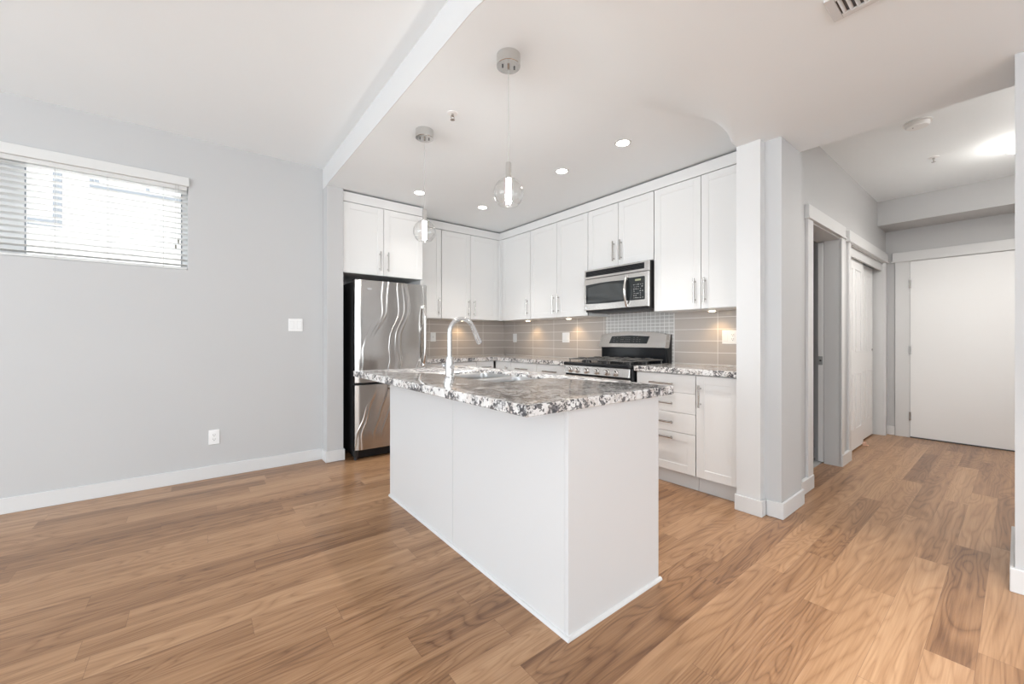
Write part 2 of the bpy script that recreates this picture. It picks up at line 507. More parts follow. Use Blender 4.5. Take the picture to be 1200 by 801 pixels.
struct('wall_entry', MB().box((6.6, 0.80, 0), (6.75, 1.2, 2.6)).box((6.6, -0.70, 2.07), (6.75, 0.80, 2.6)).box((6.6, -0.70, 0), (6.75, -0.13, 2.07)), M['wall'],
       'pale grey wall around the entry door', 'wall')
struct('wall_right', MB().box((2.94, -4.15, 0), (3.6, 0.012, 2.75)).box((3.5, -0.7, 0), (6.75, -0.6, 2.75)), M['wall'], 'pale grey wall end at the right edge of the hall', 'wall')
# unseen side of the living room: big windows
mb = MB()
mb.box((-5.7, -4.15, 0), (-5.6, 4.3, 0.22)).box((-5.7, -4.15, 2.5), (-5.6, 4.3, 2.82)).box((-5.7, 3.8, 0.22), (-5.6, 4.3, 2.5)).box((-5.7, -4.15, 0.22), (-5.6, -3.0, 2.5))
for yb in (-1.3, 0.4, 2.1): mb.box((-5.7, yb - 0.04, 0.22), (-5.6, yb + 0.04, 2.5))
struct('wall_window_side', mb, M['wall'], 'living room wall with large windows behind the camera', 'wall')
mb = MB()
mb.box((-5.7, -4.15, 0), (3.0, -4.05, 0.22)).box((-5.7, -4.15, 2.5), (3.0, -4.05, 2.82)).box((-5.7, -4.15, 0.22), (-4.9, -4.05, 2.5)).box((1.6, -4.15, 0.22), (3.0, -4.05, 2.5))
for xb in (-3.0, -1.2, 0.6): mb.box((xb - 0.04, -4.15, 0.22), (xb + 0.04, -4.05, 2.5))
struct('wall_south', mb, M['wall'], 'living room wall with windows opposite the kitchen', 'wall')
# small room behind the first doorway and closet behind the sliding doors
mb = MB()
mb.box((4.70, HY + 0.162, 0), (4.795, 3.1, 2.5)).box((3.6, 3.05, 0), (4.78, 3.15, 2.5)).box((4.60, HY + 0.164, 0), (4.72, HY + 0.184, 2.5)).box((3.55, HY + 0.1, 0), (3.66, 3.1, 2.55))
struct('wall_bathroom', mb, M['wall'], 'grey wall of the room seen through the first doorway', 'wall')
struct('floor_bathroom', MB().box((3.66, HY + 0.13, 0.0), (4.70, 3.05, 0.006)), M['bathtile'], 'light grey tiled floor beyond the first doorway', 'floor')
struct('baseboard_bathroom', MB().box((4.685, HY + 0.184, 0.006), (4.70, 3.05, 0.11), 0.002), M['trim'], 'white baseboard in the room beyond the doorway', 'baseboard')
struct('wall_closet', MB().box((4.79, 1.75, 0), (6.75, 1.82, 2.5)).box((6.7, 1.1, 0), (6.78, 1.82, 2.6)).box((4.79, HY + 0.2, 2.45), (6.75, 1.8, 2.5)), M['wall'], 'back wall of the closet behind the sliding doors', 'wall')


# baseboards
def bboard(name, boxes, label, h=0.105):
    mb = MB()
    for (x0, y0, x1, y1) in boxes:
        mb.box((x0, y0, 0), (x1, y1, h), 0.003)
    return struct(name, mb, M['trim'], label, 'baseboard')


T = 0.015
bboard('baseboard_left', [(-5.55, YL - T, 0.955, YL)], 'white baseboard along the left wall')
bboard('baseboard_column', [(0.955 - T, 4.012 - T, 0.955, YL - T), (0.955, 4.012 - T, 1.10, 4.012), (1.10, 4.012 - T, 1.112, 4.07)], 'white baseboard wrapping the wall end by the refrigerator')
bboard('baseboard_panel', [(2.866, 1.043 - T, 2.88, 1.19 + 0.008), (2.88, 1.043 - T, 2.95 - T, 1.043)], 'white baseboard wrapping the tall end panel')
bboard('baseboard_stub', [(2.95 - T, 0.945 - T, 2.95, 1.028), (2.95, 0.945 - T, 3.33 + T, 0.945), (3.33, 0.945, 3.33 + T, HY - T)], 'white baseboard wrapping the grey wall end')
bboard('baseboard_hall', [(3.33 + T, HY - 0.026, 3.766, HY), (4.578, HY - 0.026, 4.893, HY)], 'white baseboards beside the hall doorways')
bboard('baseboard_entry', [(6.6 - T, 0.925, 6.6, HY)], 'short white baseboard left of the entry door')
bboard('baseboard_right', [(2.94 - T, -4.05, 2.94, 0.012 + T), (2.94, 0.012, 3.585, 0.012 + T)], 'white baseboard wrapping the right hand wall end', 0.11)


# door casings
def casing(name, f, pl, a0, a1, zt, w0, w1, ext, label, w=None):
    mb = MB()
    mb.fbox(f, pl, a0 - w0, a0, 0, zt + 0.002, 0, 0.02, 0.002)
    mb.fbox(f, pl, a1, a1 + w1, 0, zt + 0.002, 0, 0.02, 0.002)
    mb.fbox(f, pl, a0 - w0 - ext, a1 + w1 + ext, zt, zt + 0.105, 0, 0.028, 0.002)
    mb.fbox(f, pl, a0 - w0 - ext - 0.01, a1 + w1 + ext + 0.01, zt - 0.004, zt + 0.012, 0, 0.034, 0.002)
    return struct(name, mb, M['trim'], label, 'door casing')


casing('trim_1', 'y', HY, D1X0, D1X1, D1Z, 0.12, 0.085, 0.012, 'white casing round the first hall doorway')
casing('trim_2', 'y', HY, D2X0, D2X1, D2Z, 0.068, 0.075, 0.02, 'white casing round the sliding closet doors')
mb = MB()
mb.fbox('x', 6.6, 0.797, 0.922, 0, 2.08, 0, 0.02, 0.002).fbox('x', 6.6, -0.245, -0.12, 0, 2.08, 0, 0.02, 0.002)
mb.fbox('x', 6.6, -0.27, 0.945, 2.075, 2.185, 0, 0.028, 0.002).fbox('x', 6.6, -0.28, 0.957, 2.071, 2.084, 0, 0.034, 0.002)
struct('trim_3', mb, M['trim'], 'white casing round the entry door', 'door casing')
# doorway linings
mb = MB()
mb.box((D1X0 - 0.001, HY - 0.005, 0), (D1X0 + 0.014, HY + 0.165, D1Z)).box((D1X0, HY - 0.005, D1Z - 0.014), (D1X1 + 0.01, HY + 0.165, D1Z + 0.001))
mb.box((D1X1, HY - 0.005, 0), (D1X1 + 0.014, HY + 0.114, D1Z))
struct('trim_4', mb, M['trim'], 'white lining of the first hall doorway', 'door lining')
mb = MB()
mb.box((D2X0 - 0.001, HY - 0.005, 0), (D2X0 + 0.012, HY + 0.115, D2Z)).box((D2X1 - 0.012, HY - 0.005, 0), (D2X1 + 0.001, HY + 0.165, D2Z))
mb.box((D2X0, HY - 0.005, D2Z - 0.012), (D2X1, HY + 0.125, D2Z + 0.001))
mb.box((D2X0 + 0.012, HY + 0.012, D2Z - 0.10), (D2X1 - 0.012, HY + 0.03, D2Z - 0.012), 0.002)
mb.box((D2X0 + 0.012, HY + 0.03, D2Z - 0.03), (D2X1 - 0.012, HY + 0.12, D2Z - 0.012))
struct('trim_5', mb, M['trim'], 'white lining and track cover of the closet opening', 'door lining')

# door_1: pocket door, its edge showing in the far jamb
d1 = struct('door_1', MB().box((D1X1 - 0.004, HY + 0.118, 0.012), (D1X1 + 0.10, HY + 0.158, D1Z - 0.02), 0.002), M['door'], 'white pocket door slid back so only its edge shows', 'door')
MB().box((D1X1 - 0.0065, HY + 0.121, 0.915), (D1X1 - 0.004, HY + 0.155, 0.995), 0.001).build('edge_latch', M['latch'], d1)
MB().cyl((D1X1 - 0.0078, HY + 0.138, 0.955), (D1X1 - 0.0062, HY + 0.138, 0.955), 0.009).build('latch_ring', M['slot'], d1)


def sliding_door(name, x0, x1, y, label):
    mb = MB()
    z0, z1 = 0.015, 2.0
    th = 0.03
    mb.box((x0, y, z0), (x1, y + th, z1), 0.002)
    o = struct(name, mb, M['door'], label, 'door')
    cw = (x1 - x0 - 0.11 * 3) / 2
    pm = MB()
    for k in range(2):
        a = x0 + 0.11 + k * (cw + 0.11)
        for (b0, b1) in ((0.22, 0.80), (0.96, 1.12), (1.25, 1.86)):
            if b0 == 0.96: b0, b1 = 1.02, 1.885
            elif b0 == 1.25: continue
            # raised panel with sunk moulding
            pm.box((a, y - 0.006, b0), (a + cw, y, b0 + 0.012), 0.002).box((a, y - 0.006, b1 - 0.012), (a + cw, y, b1), 0.002)
            pm.box((a, y - 0.006, b0 + 0.012), (a + 0.012, y, b1 - 0.012), 0.002).box((a + cw - 0.012, y - 0.006, b0 + 0.012), (a + cw, y, b1 - 0.012), 0.002)
            pm.box((a + 0.04, y - 0.005, b0 + 0.045), (a + cw - 0.04, y, b1 - 0.045), 0.004)
    pm.build('door_panels', M['door'], o)
    return o


sliding_door('door_2', D2X0 + 0.014, 5.72, HY + 0.045, 'white panelled sliding closet door, the front one of the pair')
sd2 = sliding_door('door_3', 5.62, 6.40, HY + 0.085, 'white panelled sliding closet door, sliding behind its twin')
MB().lathe([(0.0, -0.004), (0.012, -0.004), (0.014, 0.0), (0.0, 0.002)], (6.36, HY + 0.083, 1.03), 20, 'y').build('finger_pull', M['nickel'], sd2)

d4 = struct('door_4', MB().box((6.588, -0.118, 0.012), (6.63, 0.7925, 2.066), 0.001), M['door'], 'plain white entry door at the end of the hall', 'door')
for hz in (0.25, 1.025, 1.80):
    MB().cyl((6.574, 0.797, hz - 0.05), (6.574, 0.797, hz + 0.05), 0.007).box((6.574, 0.785, hz - 0.048), (6.579, 0.796, hz + 0.048)).build('hinge', M['nickel'], d4)
MB().box((6.58, -0.118, 0.0), (6.63, 0.793, 0.012)).build('threshold', M['slot'], d4)
MB().box((6.594, 0.7925, 0.012), (6.60, 0.7985, 2.07)).box((6.594, -0.118, 2.066), (6.60, 0.7985, 2.0745)).build('gasket', M['greyline'], d4)

# ------------------------------------------------------------------ window with its blind, neighbour outside
wf = MB()
fy0, fy1 = YL + 0.085, YL + 0.13
wf.box((WX0, fy0, WZ0), (WX1, fy1, WZ0 + 0.035)).box((WX0, fy0, WZ1 - 0.035), (WX1, fy1, WZ1)).box((WX0, fy0, WZ0 + 0.035), (WX0 + 0.04, fy1, WZ1 - 0.035)).box((WX1 - 0.04, fy0, WZ0 + 0.035), (WX1, fy1, WZ1 - 0.035))
wf.box((-1.05, fy0, WZ0 + 0.035), (-0.935, fy1, WZ1 - 0.035))
win = struct('window_1', wf, M['trim'], 'high wide white framed window in the left wall', 'window')
MB().box((WX0 + 0.03, fy0 + 0.02, WZ0 + 0.03), (WX1 - 0.03, fy0 + 0.024, WZ1 - 0.03)).build('pane', M['pane'], win)
gk = MB()
for (a, b) in ((-0.935, WX1 - 0.04), (WX0 + 0.04, -1.05)):
    z0_, z1_ = WZ0 + 0.035, WZ1 - 0.035
    gk.box((a, fy0 - 0.003, z1_ - 0.008), (b, fy0, z1_)).box((a, fy0 - 0.003, z0_), (a + 0.008, fy0, z1_)).box((b - 0.008, fy0 - 0.003, z0_), (b, fy0, z1_))
gk.build('gasket', M['extframe'], win)

bl = thing('window_blind', 'white slatted blind lowered over the window in the left wall', 'blind', (-1.08, YL + 0.03, 2.38))
MB().box((WX0 - 0.02, YL - 0.022, 2.383), (-0.050, YL + 0.0, 2.455), 0.003).build('valance', M['slat'], bl)
MB().box((WX0 + 0.01, YL + 0.002, 2.352), (WX1 - 0.006, YL + 0.05, 2.398), 0.002).build('head_rail', M['slat'], bl)
NS = 15
for k in range(NS):
    zc = 1.752 + (2.335 - 1.752) * k / (NS - 1)
    prof = []
    m_ = MB()
    pts = []
    for j in range(7):
        u = -1 + 2 * j / 6
        pts.append((YL + 0.028 + 0.0245 * u, zc + 0.0020 * (1 - u * u) - 0.0030 * u))
    poly = [(WX0 + 0.012, a, b + 0.0017) for a, b in pts] + [(WX0 + 0.012, a, b - 0.0017) for a, b in reversed(pts)]
    m_.prism(poly, (WX1 - 0.008 - WX0 - 0.012, 0, 0))
    m_.build('slat', M['slat'], bl)
MB().box((WX0 + 0.012, YL + 0.004, 1.714), (WX1 - 0.008, YL + 0.052, 1.732), 0.003).build('bottom_rail', M['slat'], bl)
for lx in (-0.21, -0.52, -0.78, -1.2, -1.7):
    for dy in (0.003, 0.053):
        MB().cyl((lx, YL + dy, 1.72), (lx, YL + dy, 2.36), 0.0012, n=6).build('ladder_cord', M['cordm'], bl)
for lx, zb in ((-0.135, 1.90), (-0.118, 1.945)):
    c_ = MB().cyl((lx, YL - 0.004, zb), (lx, YL - 0.004, 2.385), 0.0015, n=6).build('pull_cord', M['cordm'], bl)
    MB().lathe([(0.0, 0.0), (0.008, 0.0), (0.006, -0.028), (0.0, -0.03)], (lx, YL - 0.004, zb + 0.004), 12).build('tassel', M['tassel'], c_)

nb = thing('neighbour_house', 'pale rendered house with grey framed windows seen through the blind', 'house', (-2.5, 8.0, -0.5))
MB().box((-9, 8.0, -0.5), (2.0, 9.0, 6.2)).build('house_wall', M['ext'], nb)
for (xa, xb, za, zb, fw, sill, muls) in ((-2.9, -1.43, 2.655, 3.9, 0.08, 0.08, (-2.2,)), (-1.17, 0.5, 3.258, 4.3, 0.035, 0.04, (-1.097, -0.573, -0.05))):
    fr = MB().box((xa, 7.94, za), (xb, 8.0, za + sill)).box((xa, 7.94, zb - fw), (xb, 8.0, zb)).box((xa, 7.94, za + sill), (xa + fw, 8.0, zb - fw)).box((xb - fw, 7.94, za + sill), (xb, 8.0, zb - fw))
    for m0 in muls: fr.box((m0 - 0.022, 7.95, za + sill), (m0 + 0.022, 8.0, zb - fw))
    fr = fr.build('house_window', M['extframe'], nb)
    MB().box((xa + fw, 7.97, za + sill), (xb - fw, 7.99, zb - fw)).build('pane', M['extglass'], fr)

# ------------------------------------------------------------------ backsplash
struct('wall_tiles_right', MB().box((3.542, 1.19, 0.93), (3.55, 2.02, 1.42)), M['tile_right'], 'taupe tile backsplash right of the range', 'backsplash')
struct('wall_tiles_range', MB().box((3.542, 2.823, 0.93), (3.55, 4.682, 1.42)), M['tile_range'], 'taupe tile backsplash left of the range', 'backsplash')
struct('wall_tiles_back', MB().box((1.936, 4.682, 0.93), (3.55, 4.69, 1.42)), M['tile_back'], 'taupe tile backsplash behind the faucet beside the refrigerator', 'backsplash')
struct('wall_tiles_mosaic', MB().box((3.541, 2.02, 0.90), (3.55, 2.823, 1.50)), M['mosaic'], 'small grey mosaic tiles behind the range', 'backsplash')


# ------------------------------------------------------------------ cabinets
def shaker(f, pl, a0, a1, z0, z1, fw=0.062, th=0.02):
    mb = MB(); g_ = 0.0019
    a0, a1, z0, z1 = a0 + g_, a1 - g_, z0 + g_, z1 - g_
    mb.fbox(f, pl, a0, a1, z0, z1, 0.0, th - 0.004)
    mb.fbox(f, pl, a0, a0 + fw, z0, z1, 0.0, th, 0.0012).fbox(f, pl, a1 - fw, a1, z0, z1, 0.0, th, 0.0012)
    mb.fbox(f, pl, a0 + fw, a1 - fw, z0, z0 + fw, 0.0, th, 0.0012).fbox(f, pl, a0 + fw, a1 - fw, z1 - fw, z1, 0.0, th, 0.0012)
    return mb


def slab(f, pl, a0, a1, z0, z1, th=0.02):
    g_ = 0.0015
    return MB().fbox(f, pl, a0 + g_, a1 - g_, z0 + g_, z1 - g_, 0.0, th, 0.0015)


def fpt(f, pl, a, z, d):
    return (pl - d, a, z) if f == 'x' else (a, pl - d, z)


def bar_handle(parent, f, pl, a, z0=None, z1=None, a1=None, z=None):
    """pl is the plane of the door front"""
    mb = MB()
    if z0 is not None:
        mb.cyl(fpt(f, pl, a, z0, 0.030), fpt(f, pl, a, z1, 0.030), 0.0072, n=14)
        for zz in (z0 + 0.025, z1 - 0.025): mb.cyl(fpt(f, pl, a, zz, -0.001), fpt(f, pl, a, zz, 0.031), 0.0068, n=12)
    else:
        mb.cyl(fpt(f, pl, a, z, 0.030), fpt(f, pl, a1, z, 0.030), 0.0072, n=14)
        for aa in (a + 0.025, a1 - 0.025): mb.cyl(fpt(f, pl, aa, z, -0.001), fpt(f, pl, aa, z, 0.031), 0.0068, n=12)
    return mb.build('handle', M['nickel'], parent)


UF = 3.24     # carcass front of range-wall uppers (door front 3.22)
BF = 4.375    # carcass front of back-wall uppers (door front 4.355)
ZT = 2.487


def upper(label, f, pf, back, a0, a1, z0, doors, zt=ZT, hz=(1.452, 1.652)):
    """doors: list of (a0, a1, handle_a)"""
    loc = (pf, (a0 + a1) / 2, z0) if f == 'x' else ((a0 + a1) / 2, pf, z0)
    t_ = thing('upper_cabinet', label, 'kitchen cabinet', loc, 'wall cabinets of the kitchen')
    mb = MB()
    e = 0.0005
    if f == 'x': mb.box((pf + 0.004, a0 + e, z0), (back, a1 - e, zt + 0.012), 0.001)
    else: mb.box((a0 + e, pf + 0.004, z0), (a1 - e, back, zt + 0.012), 0.001)
    mb.build('body', M['cab'], t_)
    for (b0, b1, h) in doors:
        d = shaker(f, pf, b0, b1, z0 + 0.001, zt).build('door', M['cab'], t_)
        bar_handle(d, f, pf - 0.02, h, hz[0], hz[1])
    return t_


WR = 3.542
upper('tall white two door wall cabinet right of the microwave, next to the end panel', 'x', UF, WR, 1.19, 2.028, 1.40, [(1.603, 2.028, 1.649), (1.19, 1.603, 1.567)])
upper('short white two door cabinet directly above the microwave', 'x', UF, WR, 2.030, 2.800, 1.868, [(2.416, 2.80, 2.463), (2.03, 2.416, 2.378)], hz=(1.918, 2.112))
upper('white two door wall cabinet just left of the microwave', 'x', UF, WR, 2.802, 3.722, 1.40, [(3.261, 3.722, 3.309), (2.802, 3.261, 3.230)])
upper('white single door wall cabinet on the range wall beside the inner corner', 'x', UF, WR, 3.724, 4.300, 1.40, [(3.724, 4.295, 3.776)])
upper('white two door wall cabinet on the back wall beside the inner corner', 'y', BF, 4.682, 2.338, 3.187, 1.405, [(2.338, 2.753, 2.723), (2.753, 3.187, 2.804)])
upper('white single door wall cabinet just right of the refrigerator', 'y', BF, 4.682, 1.938, 2.335, 1.405, [(1.938, 2.335, 2.298)])
# over-fridge cabinet with its floor-length side panel
t_ = thing('fridge_cabinet', 'deep white two door cabinet over the refrigerator', 'kitchen cabinet', (1.52, 4.05, 1.80), 'wall cabinets of the kitchen')
MB().box((1.102, 4.05, 1.80), (1.934, 4.685, ZT + 0.012), 0.001).build('body', M['cab'], t_)
MB().box((1.916, 4.05, 0.0), (1.934, 4.685, 1.80)).build('side_panel', M['cab'], t_)
for (b0, b1, h) in ((1.102, 1.502, 1.461), (1.502, 1.934, 1.542)):
    d = shaker('y', 4.05, b0, b1, 1.80, ZT).build('door', M['cab'], t_)
    bar_handle(d, 'y', 4.03, h, 1.845, 2.042)
# corner fillers + crown filler (flush with the doors) and boards coloured near-black for the shade of the gap above
struct('trim_corner', MB().box((3.188, 4.356, 1.405), (3.221, 4.372, ZT)).box((3.221, 4.301, 1.402), (3.237, 4.372, ZT)), M['cab'], 'white filler strip in the corner between the wall cabinets', 'filler strip')
zt0, zt1 = ZT + 0.013, KIT_Z - 0.016
mb = MB()
mb.box((3.222, 1.19, zt0 - 0.008), (3.24, 4.37, zt1)).box((1.935, 4.357, zt0 - 0.008), (3.23, 4.375, zt1)).box((1.102, 4.032, zt0 - 0.008), (1.934, 4.05, zt1)).box((1.92, 4.05, zt0), (1.938, 4.375, zt1))
struct('trim_crown', mb, M['cab'], 'white filler band between the wall cabinets and the ceiling', 'filler band')
mb = MB()
mb.box((3.262, 1.19, zt0), (3.28, 4.40, KIT_Z)).box((1.95, 4.39, zt0), (3.27, 4.41, KIT_Z)).box((1.102, 4.07, zt0), (1.93, 4.09, KIT_Z)).box((1.90, 4.07, zt0), (1.915, 4.40, KIT_Z))
struct('trim_gap_shade', mb, M['gap'], 'dark boards painting the shade in the gap above the wall cabinets', 'shadow gap')

KZ = 0.118
BX, BY = 2.97, 4.11   # carcass fronts (faces at 2.95 / 4.09)


def base_unit(label, f, a0, a1, fronts, back):
    pf = BX if f == 'x' else BY
    loc = (pf, (a0 + a1) / 2, 0) if f == 'x' else ((a0 + a1) / 2, pf, 0)
    t_ = thing('base_cabinet', label, 'kitchen cabinet', loc, 'base cabinets of the kitchen')
    e = 0.0005
    mb = MB(); kk = MB()
    if f == 'x':
        mb.box((pf, a0 + e, KZ), (back, a1 - e, 0.886), 0.001); kk.box((3.0, a0 + e, 0), (3.015, a1 - e, KZ))
    else:
        mb.box((a0 + e, pf, KZ), (a1 - e, back, 0.886), 0.001); kk.box((a0 + e, 4.14, 0), (a1 - e, 4.155, KZ))
    mb.build('body', M['cab'], t_); kk.build('kick_board', M['trim'], t_)
    for fr in fronts:
        kind, b0, b1, z0, z1 = fr[:5]
        if kind == 'door':
            d = shaker(f, pf, b0, b1, z0, z1).build('door', M['cab'], t_)
            bar_handle(d, f, pf - 0.02, fr[5], fr[6], fr[7])
        else:
            d = (shaker if kind == 'shaker' else slab)(f, pf, b0, b1, z0, z1).build('drawer', M['cab'], t_)
            bar_handle(d, f, pf - 0.02, fr[5], None, None, fr[6], fr[7])
    return t_


base_unit('white base cabinet with one tall door beside the end panel', 'x', 1.19, 1.507, [('door', 1.19, 1.507, KZ, 0.882, 1.471, 0.645, 0.812)], 3.54)
base_unit('white four drawer base cabinet right of the range', 'x', 1.509, 2.022,
          [('slab', 1.509, 2.022, 0.738, 0.882, 1.68, 1.885, 0.806), ('slab', 1.509, 2.022, 0.581, 0.738, 1.68, 1.885, 0.652), ('slab', 1.509, 2.022, 0.426, 0.581, 1.68, 1.885, 0.503), ('shaker', 1.509, 2.022, KZ, 0.426, 1.68, 1.885, 0.383)], 3.54)
base_unit('white drawer base cabinet just left of the range', 'x', 2.832, 3.308, [('slab', 2.832, 3.308, 0.738, 0.882, 2.97, 3.18, 0.81), ('shaker', 2.832, 3.308, 0.426, 0.738, 2.97, 3.18, 0.68), ('shaker', 2.832, 3.308, KZ, 0.426, 2.97, 3.18, 0.37)], 3.54)
base_unit('white drawer base cabinet second to the left of the range', 'x', 3.310, 3.775, [('slab', 3.310, 3.775, 0.738, 0.882, 3.44, 3.65, 0.81), ('shaker', 3.310, 3.775, 0.426, 0.738, 3.44, 3.65, 0.68), ('shaker', 3.310, 3.775, KZ, 0.426, 3.44, 3.65, 0.37)], 3.54)
base_unit('narrow white base cabinet in the inner corner', 'x', 3.777, 4.08, [('door', 3.777, 4.08, KZ, 0.882, 3.84, 0.66, 0.83)], 3.54)
base_unit('white base cabinet right of the refrigerator', 'y', 1.936, 2.670, [('slab', 1.936, 2.670, 0.738, 0.882, 2.2, 2.41, 0.81), ('shaker', 1.936, 2.30, KZ, 0.738, 2.02, 2.2, 0.68), ('shaker', 2.30, 2.670, KZ, 0.738, 2.38, 2.56, 0.68)], 4.68)
base_unit('small white base cabinet on the back wall beside the corner', 'y', 2.672, 2.93, [('slab', 2.672, 2.93, 0.738, 0.882, 2.73, 2.87, 0.81), ('shaker', 2.672, 2.93, KZ, 0.738, 2.73, 2.87, 0.66)], 4.68)

# countertops
tag(MB().prism([(2.915, 1.191, 0.888), (3.541, 1.191, 0.888), (3.541, 2.026, 0.888), (2.915, 2.026, 0.888)], (0, 0, 0.042), 0.003).build('countertop', M['granite'], origin=(3.2, 1.6, 0.888)),
    'short speckled granite countertop right of the range', 'countertop')
tag(MB().prism([(2.915, 2.826, 0.888), (3.541, 2.826, 0.888), (3.541, 4.681, 0.888), (1.937, 4.681, 0.888), (1.937, 4.055, 0.888), (2.915, 4.055, 0.888)], (0, 0, 0.042), 0.003).build('countertop', M['granite'], origin=(3.2, 4.3, 0.888)),
    'corner speckled granite countertop between the refrigerator and the range', 'countertop')

# ------------------------------------------------------------------ island
IX0, IX1, IY0, IY1, IZ = 1.12, 1.742, 1.073, 2.88, 0.884
isl = thing('kitchen_island', 'white panelled kitchen island in the middle of the floor', 'kitchen island', (1.43, 1.97, 0))
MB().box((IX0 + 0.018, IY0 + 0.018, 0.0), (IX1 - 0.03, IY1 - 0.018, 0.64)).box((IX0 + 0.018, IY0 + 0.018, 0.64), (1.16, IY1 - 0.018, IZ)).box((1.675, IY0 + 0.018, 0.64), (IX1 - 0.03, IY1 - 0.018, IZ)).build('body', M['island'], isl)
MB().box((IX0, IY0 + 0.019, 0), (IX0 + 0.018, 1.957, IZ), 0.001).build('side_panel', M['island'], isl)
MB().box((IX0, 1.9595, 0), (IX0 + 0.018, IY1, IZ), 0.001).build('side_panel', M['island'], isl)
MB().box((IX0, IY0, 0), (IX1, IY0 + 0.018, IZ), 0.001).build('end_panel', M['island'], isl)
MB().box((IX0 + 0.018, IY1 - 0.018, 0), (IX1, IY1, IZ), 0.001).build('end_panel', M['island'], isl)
q = [(0, 0), (0, 0.013)] + [(0.013 * math.sin(a * PI / 12), 0.013 * math.cos(a * PI / 12)) for a in range(1, 6)] + [(0.013, 0)]
mb = MB()
mb.prism([(IX0 - a, IY0 - 0.013, b) for a, b in q], (0, IY1 - IY0 + 0.013, 0))
mb.prism([(IX0 - 0.004, IY0 - a, b) for a, b in q], (IX1 - IX0 + 0.017, 0, 0))
mb.build('quarter_round', M['trim'], isl)
dx = (IY1 - IY0 - 0.04) / 4
for k in range(4):
    b0 = IY0 + 0.02 + k * dx
    d = MB().box((IX1 - 0.03, b0 + 0.0015, 0.11), (IX1 - 0.01, b0 + dx - 0.0015, IZ - 0.01), 0.001).build('door', M['cab'], isl)

SX0, SX1, SY0, SY1 = 1.245, 1.655, 1.715, 2.425
it = MB().prism([(0.89, 1.05, 0.885), (1.835, 1.05, 0.885), (1.835, 2.99, 0.885), (0.89, 2.99, 0.885)], (0, 0, 0.041), 0.0035).build('island_countertop', M['granite'])
cut = MB().prism([(a, b, 0.80) for a, b in rrect(SX0, SX1, SY0, SY1, 0.05)], (0, 0, 0.3)).build('cutter', M['granite'])
boolean_cut(it, cut)
tag(it, 'speckled grey and brown granite top of the island with a sink cutout', 'countertop')

sk = thing('kitchen_sink', 'stainless steel double bowl sink set into the island top', 'sink', (1.45, 2.07, 0.70))


def bowl(y0, y1, depth):
    mb = MB()
    prev = None
    zt_ = 0.911
    levels = [(0.0, zt_), (0.003, zt_ + 0.0005), (0.006, zt_ - 0.004), (0.007, zt_ - 0.03), (0.004, zt_ - depth + 0.03), (0.02, zt_ - depth + 0.006), (0.045, zt_ - depth), (0.13, zt_ - depth - 0.003)]
    for k, (ins, z) in enumerate(levels):
        ins2 = ins if k else 0.0004
        pts = rrect(SX0 + ins2, SX1 - ins2, y0 + ins2, y1 - ins2, max(0.012, 0.055 - ins2 * 0.3))
        ring = [mb.bm.verts.new((a, b, z)) for a, b in pts]
        if prev:
            n = len(ring)
            for j in range(n): mb.bm.faces.new((prev[j], prev[(j + 1) % n], ring[(j + 1) % n], ring[j]))
        prev = ring
    mb.bm.faces.new(prev)
    b_ = mb.build('bowl', M['sink'], sk)
    MB().lathe([(0.0, 0.001), (0.03, 0.002), (0.042, 0.004), (0.045, 0.0)], ((SX0 + SX1) / 2, (y0 + y1) / 2, zt_ - depth - 0.003), 24).build('drain', M['chrome'], b_)


bowl(SY0, 2.052, 0.215)
bowl(2.070, SY1, 0.215)
MB().box((SX0 + 0.003, 2.046, 0.892), (SX1 - 0.003, 2.076, 0.9105), 0.004).build('divider', M['sink'], sk)

FX, FY, FZ = 1.180, 2.098, 0.926
fc = thing('faucet', 'tall chrome gooseneck faucet standing at the sink on the island', 'faucet', (FX, FY, FZ))
MB().lathe([(0.0, 0.0), (0.030, 0.0), (0.030, 0.006), (0.0255, 0.012), (0.0245, 0.10), (0.020, 0.125), (0.0, 0.126)], (FX, FY, FZ), 32).build('base', M['chrome'], fc)
arc = [(FX, FY, FZ + 0.10), (FX, FY, FZ + 0.20), (FX, FY, FZ + 0.265)]
R_ = 0.085
for k in range(1, 15):
    th = PI - k * (PI - math.radians(8)) / 14 * 0.92
    arc.append((FX + R_ + R_ * math.cos(th), FY, FZ + 0.268 + R_ * math.sin(th)))
MB().tube(arc, 0.0135, 20).build('neck', M['chrome'], fc)
e1, e0 = Vector(arc[-1]), Vector(arc[-2]); dr = (e1 - e0).normalized()
MB().tube([e1 - dr * 0.01, e1 + dr * 0.012, e1 + dr * 0.03, e1 + dr * 0.105, e1 + dr * 0.11], [0.0145, 0.0152, 0.0155, 0.0185, 0.015], 20).build('spray_head', M['chrome'], fc)
lv = MB().cyl((FX, FY - 0.032, FZ + 0.066), (FX, FY + 0.055, FZ + 0.066), 0.014, n=20)
lv.build('valve', M['chrome'], fc)
MB().tube([(FX, FY + 0.05, FZ + 0.066), (FX, FY + 0.068, FZ + 0.066), (FX, FY + 0.072, FZ + 0.067), (FX - 0.004, FY + 0.082, FZ + 0.082)], [0.0165, 0.0165, 0.008, 0.005], 16).build('lever', M['chrome'], fc)

# ------------------------------------------------------------------ refrigerator
fr = thing('refrigerator', 'stainless steel bottom freezer refrigerator with black sides', 'refrigerator', (1.55, 4.2, 0))
X0, X1, YF = 1.171, 1.912, 3.872
MB().box((X0 + 0.006, YF + 0.075, 0.03), (X1 - 0.006, 4.66, 1.712), 0.006).build('body', M['blackm'], fr)


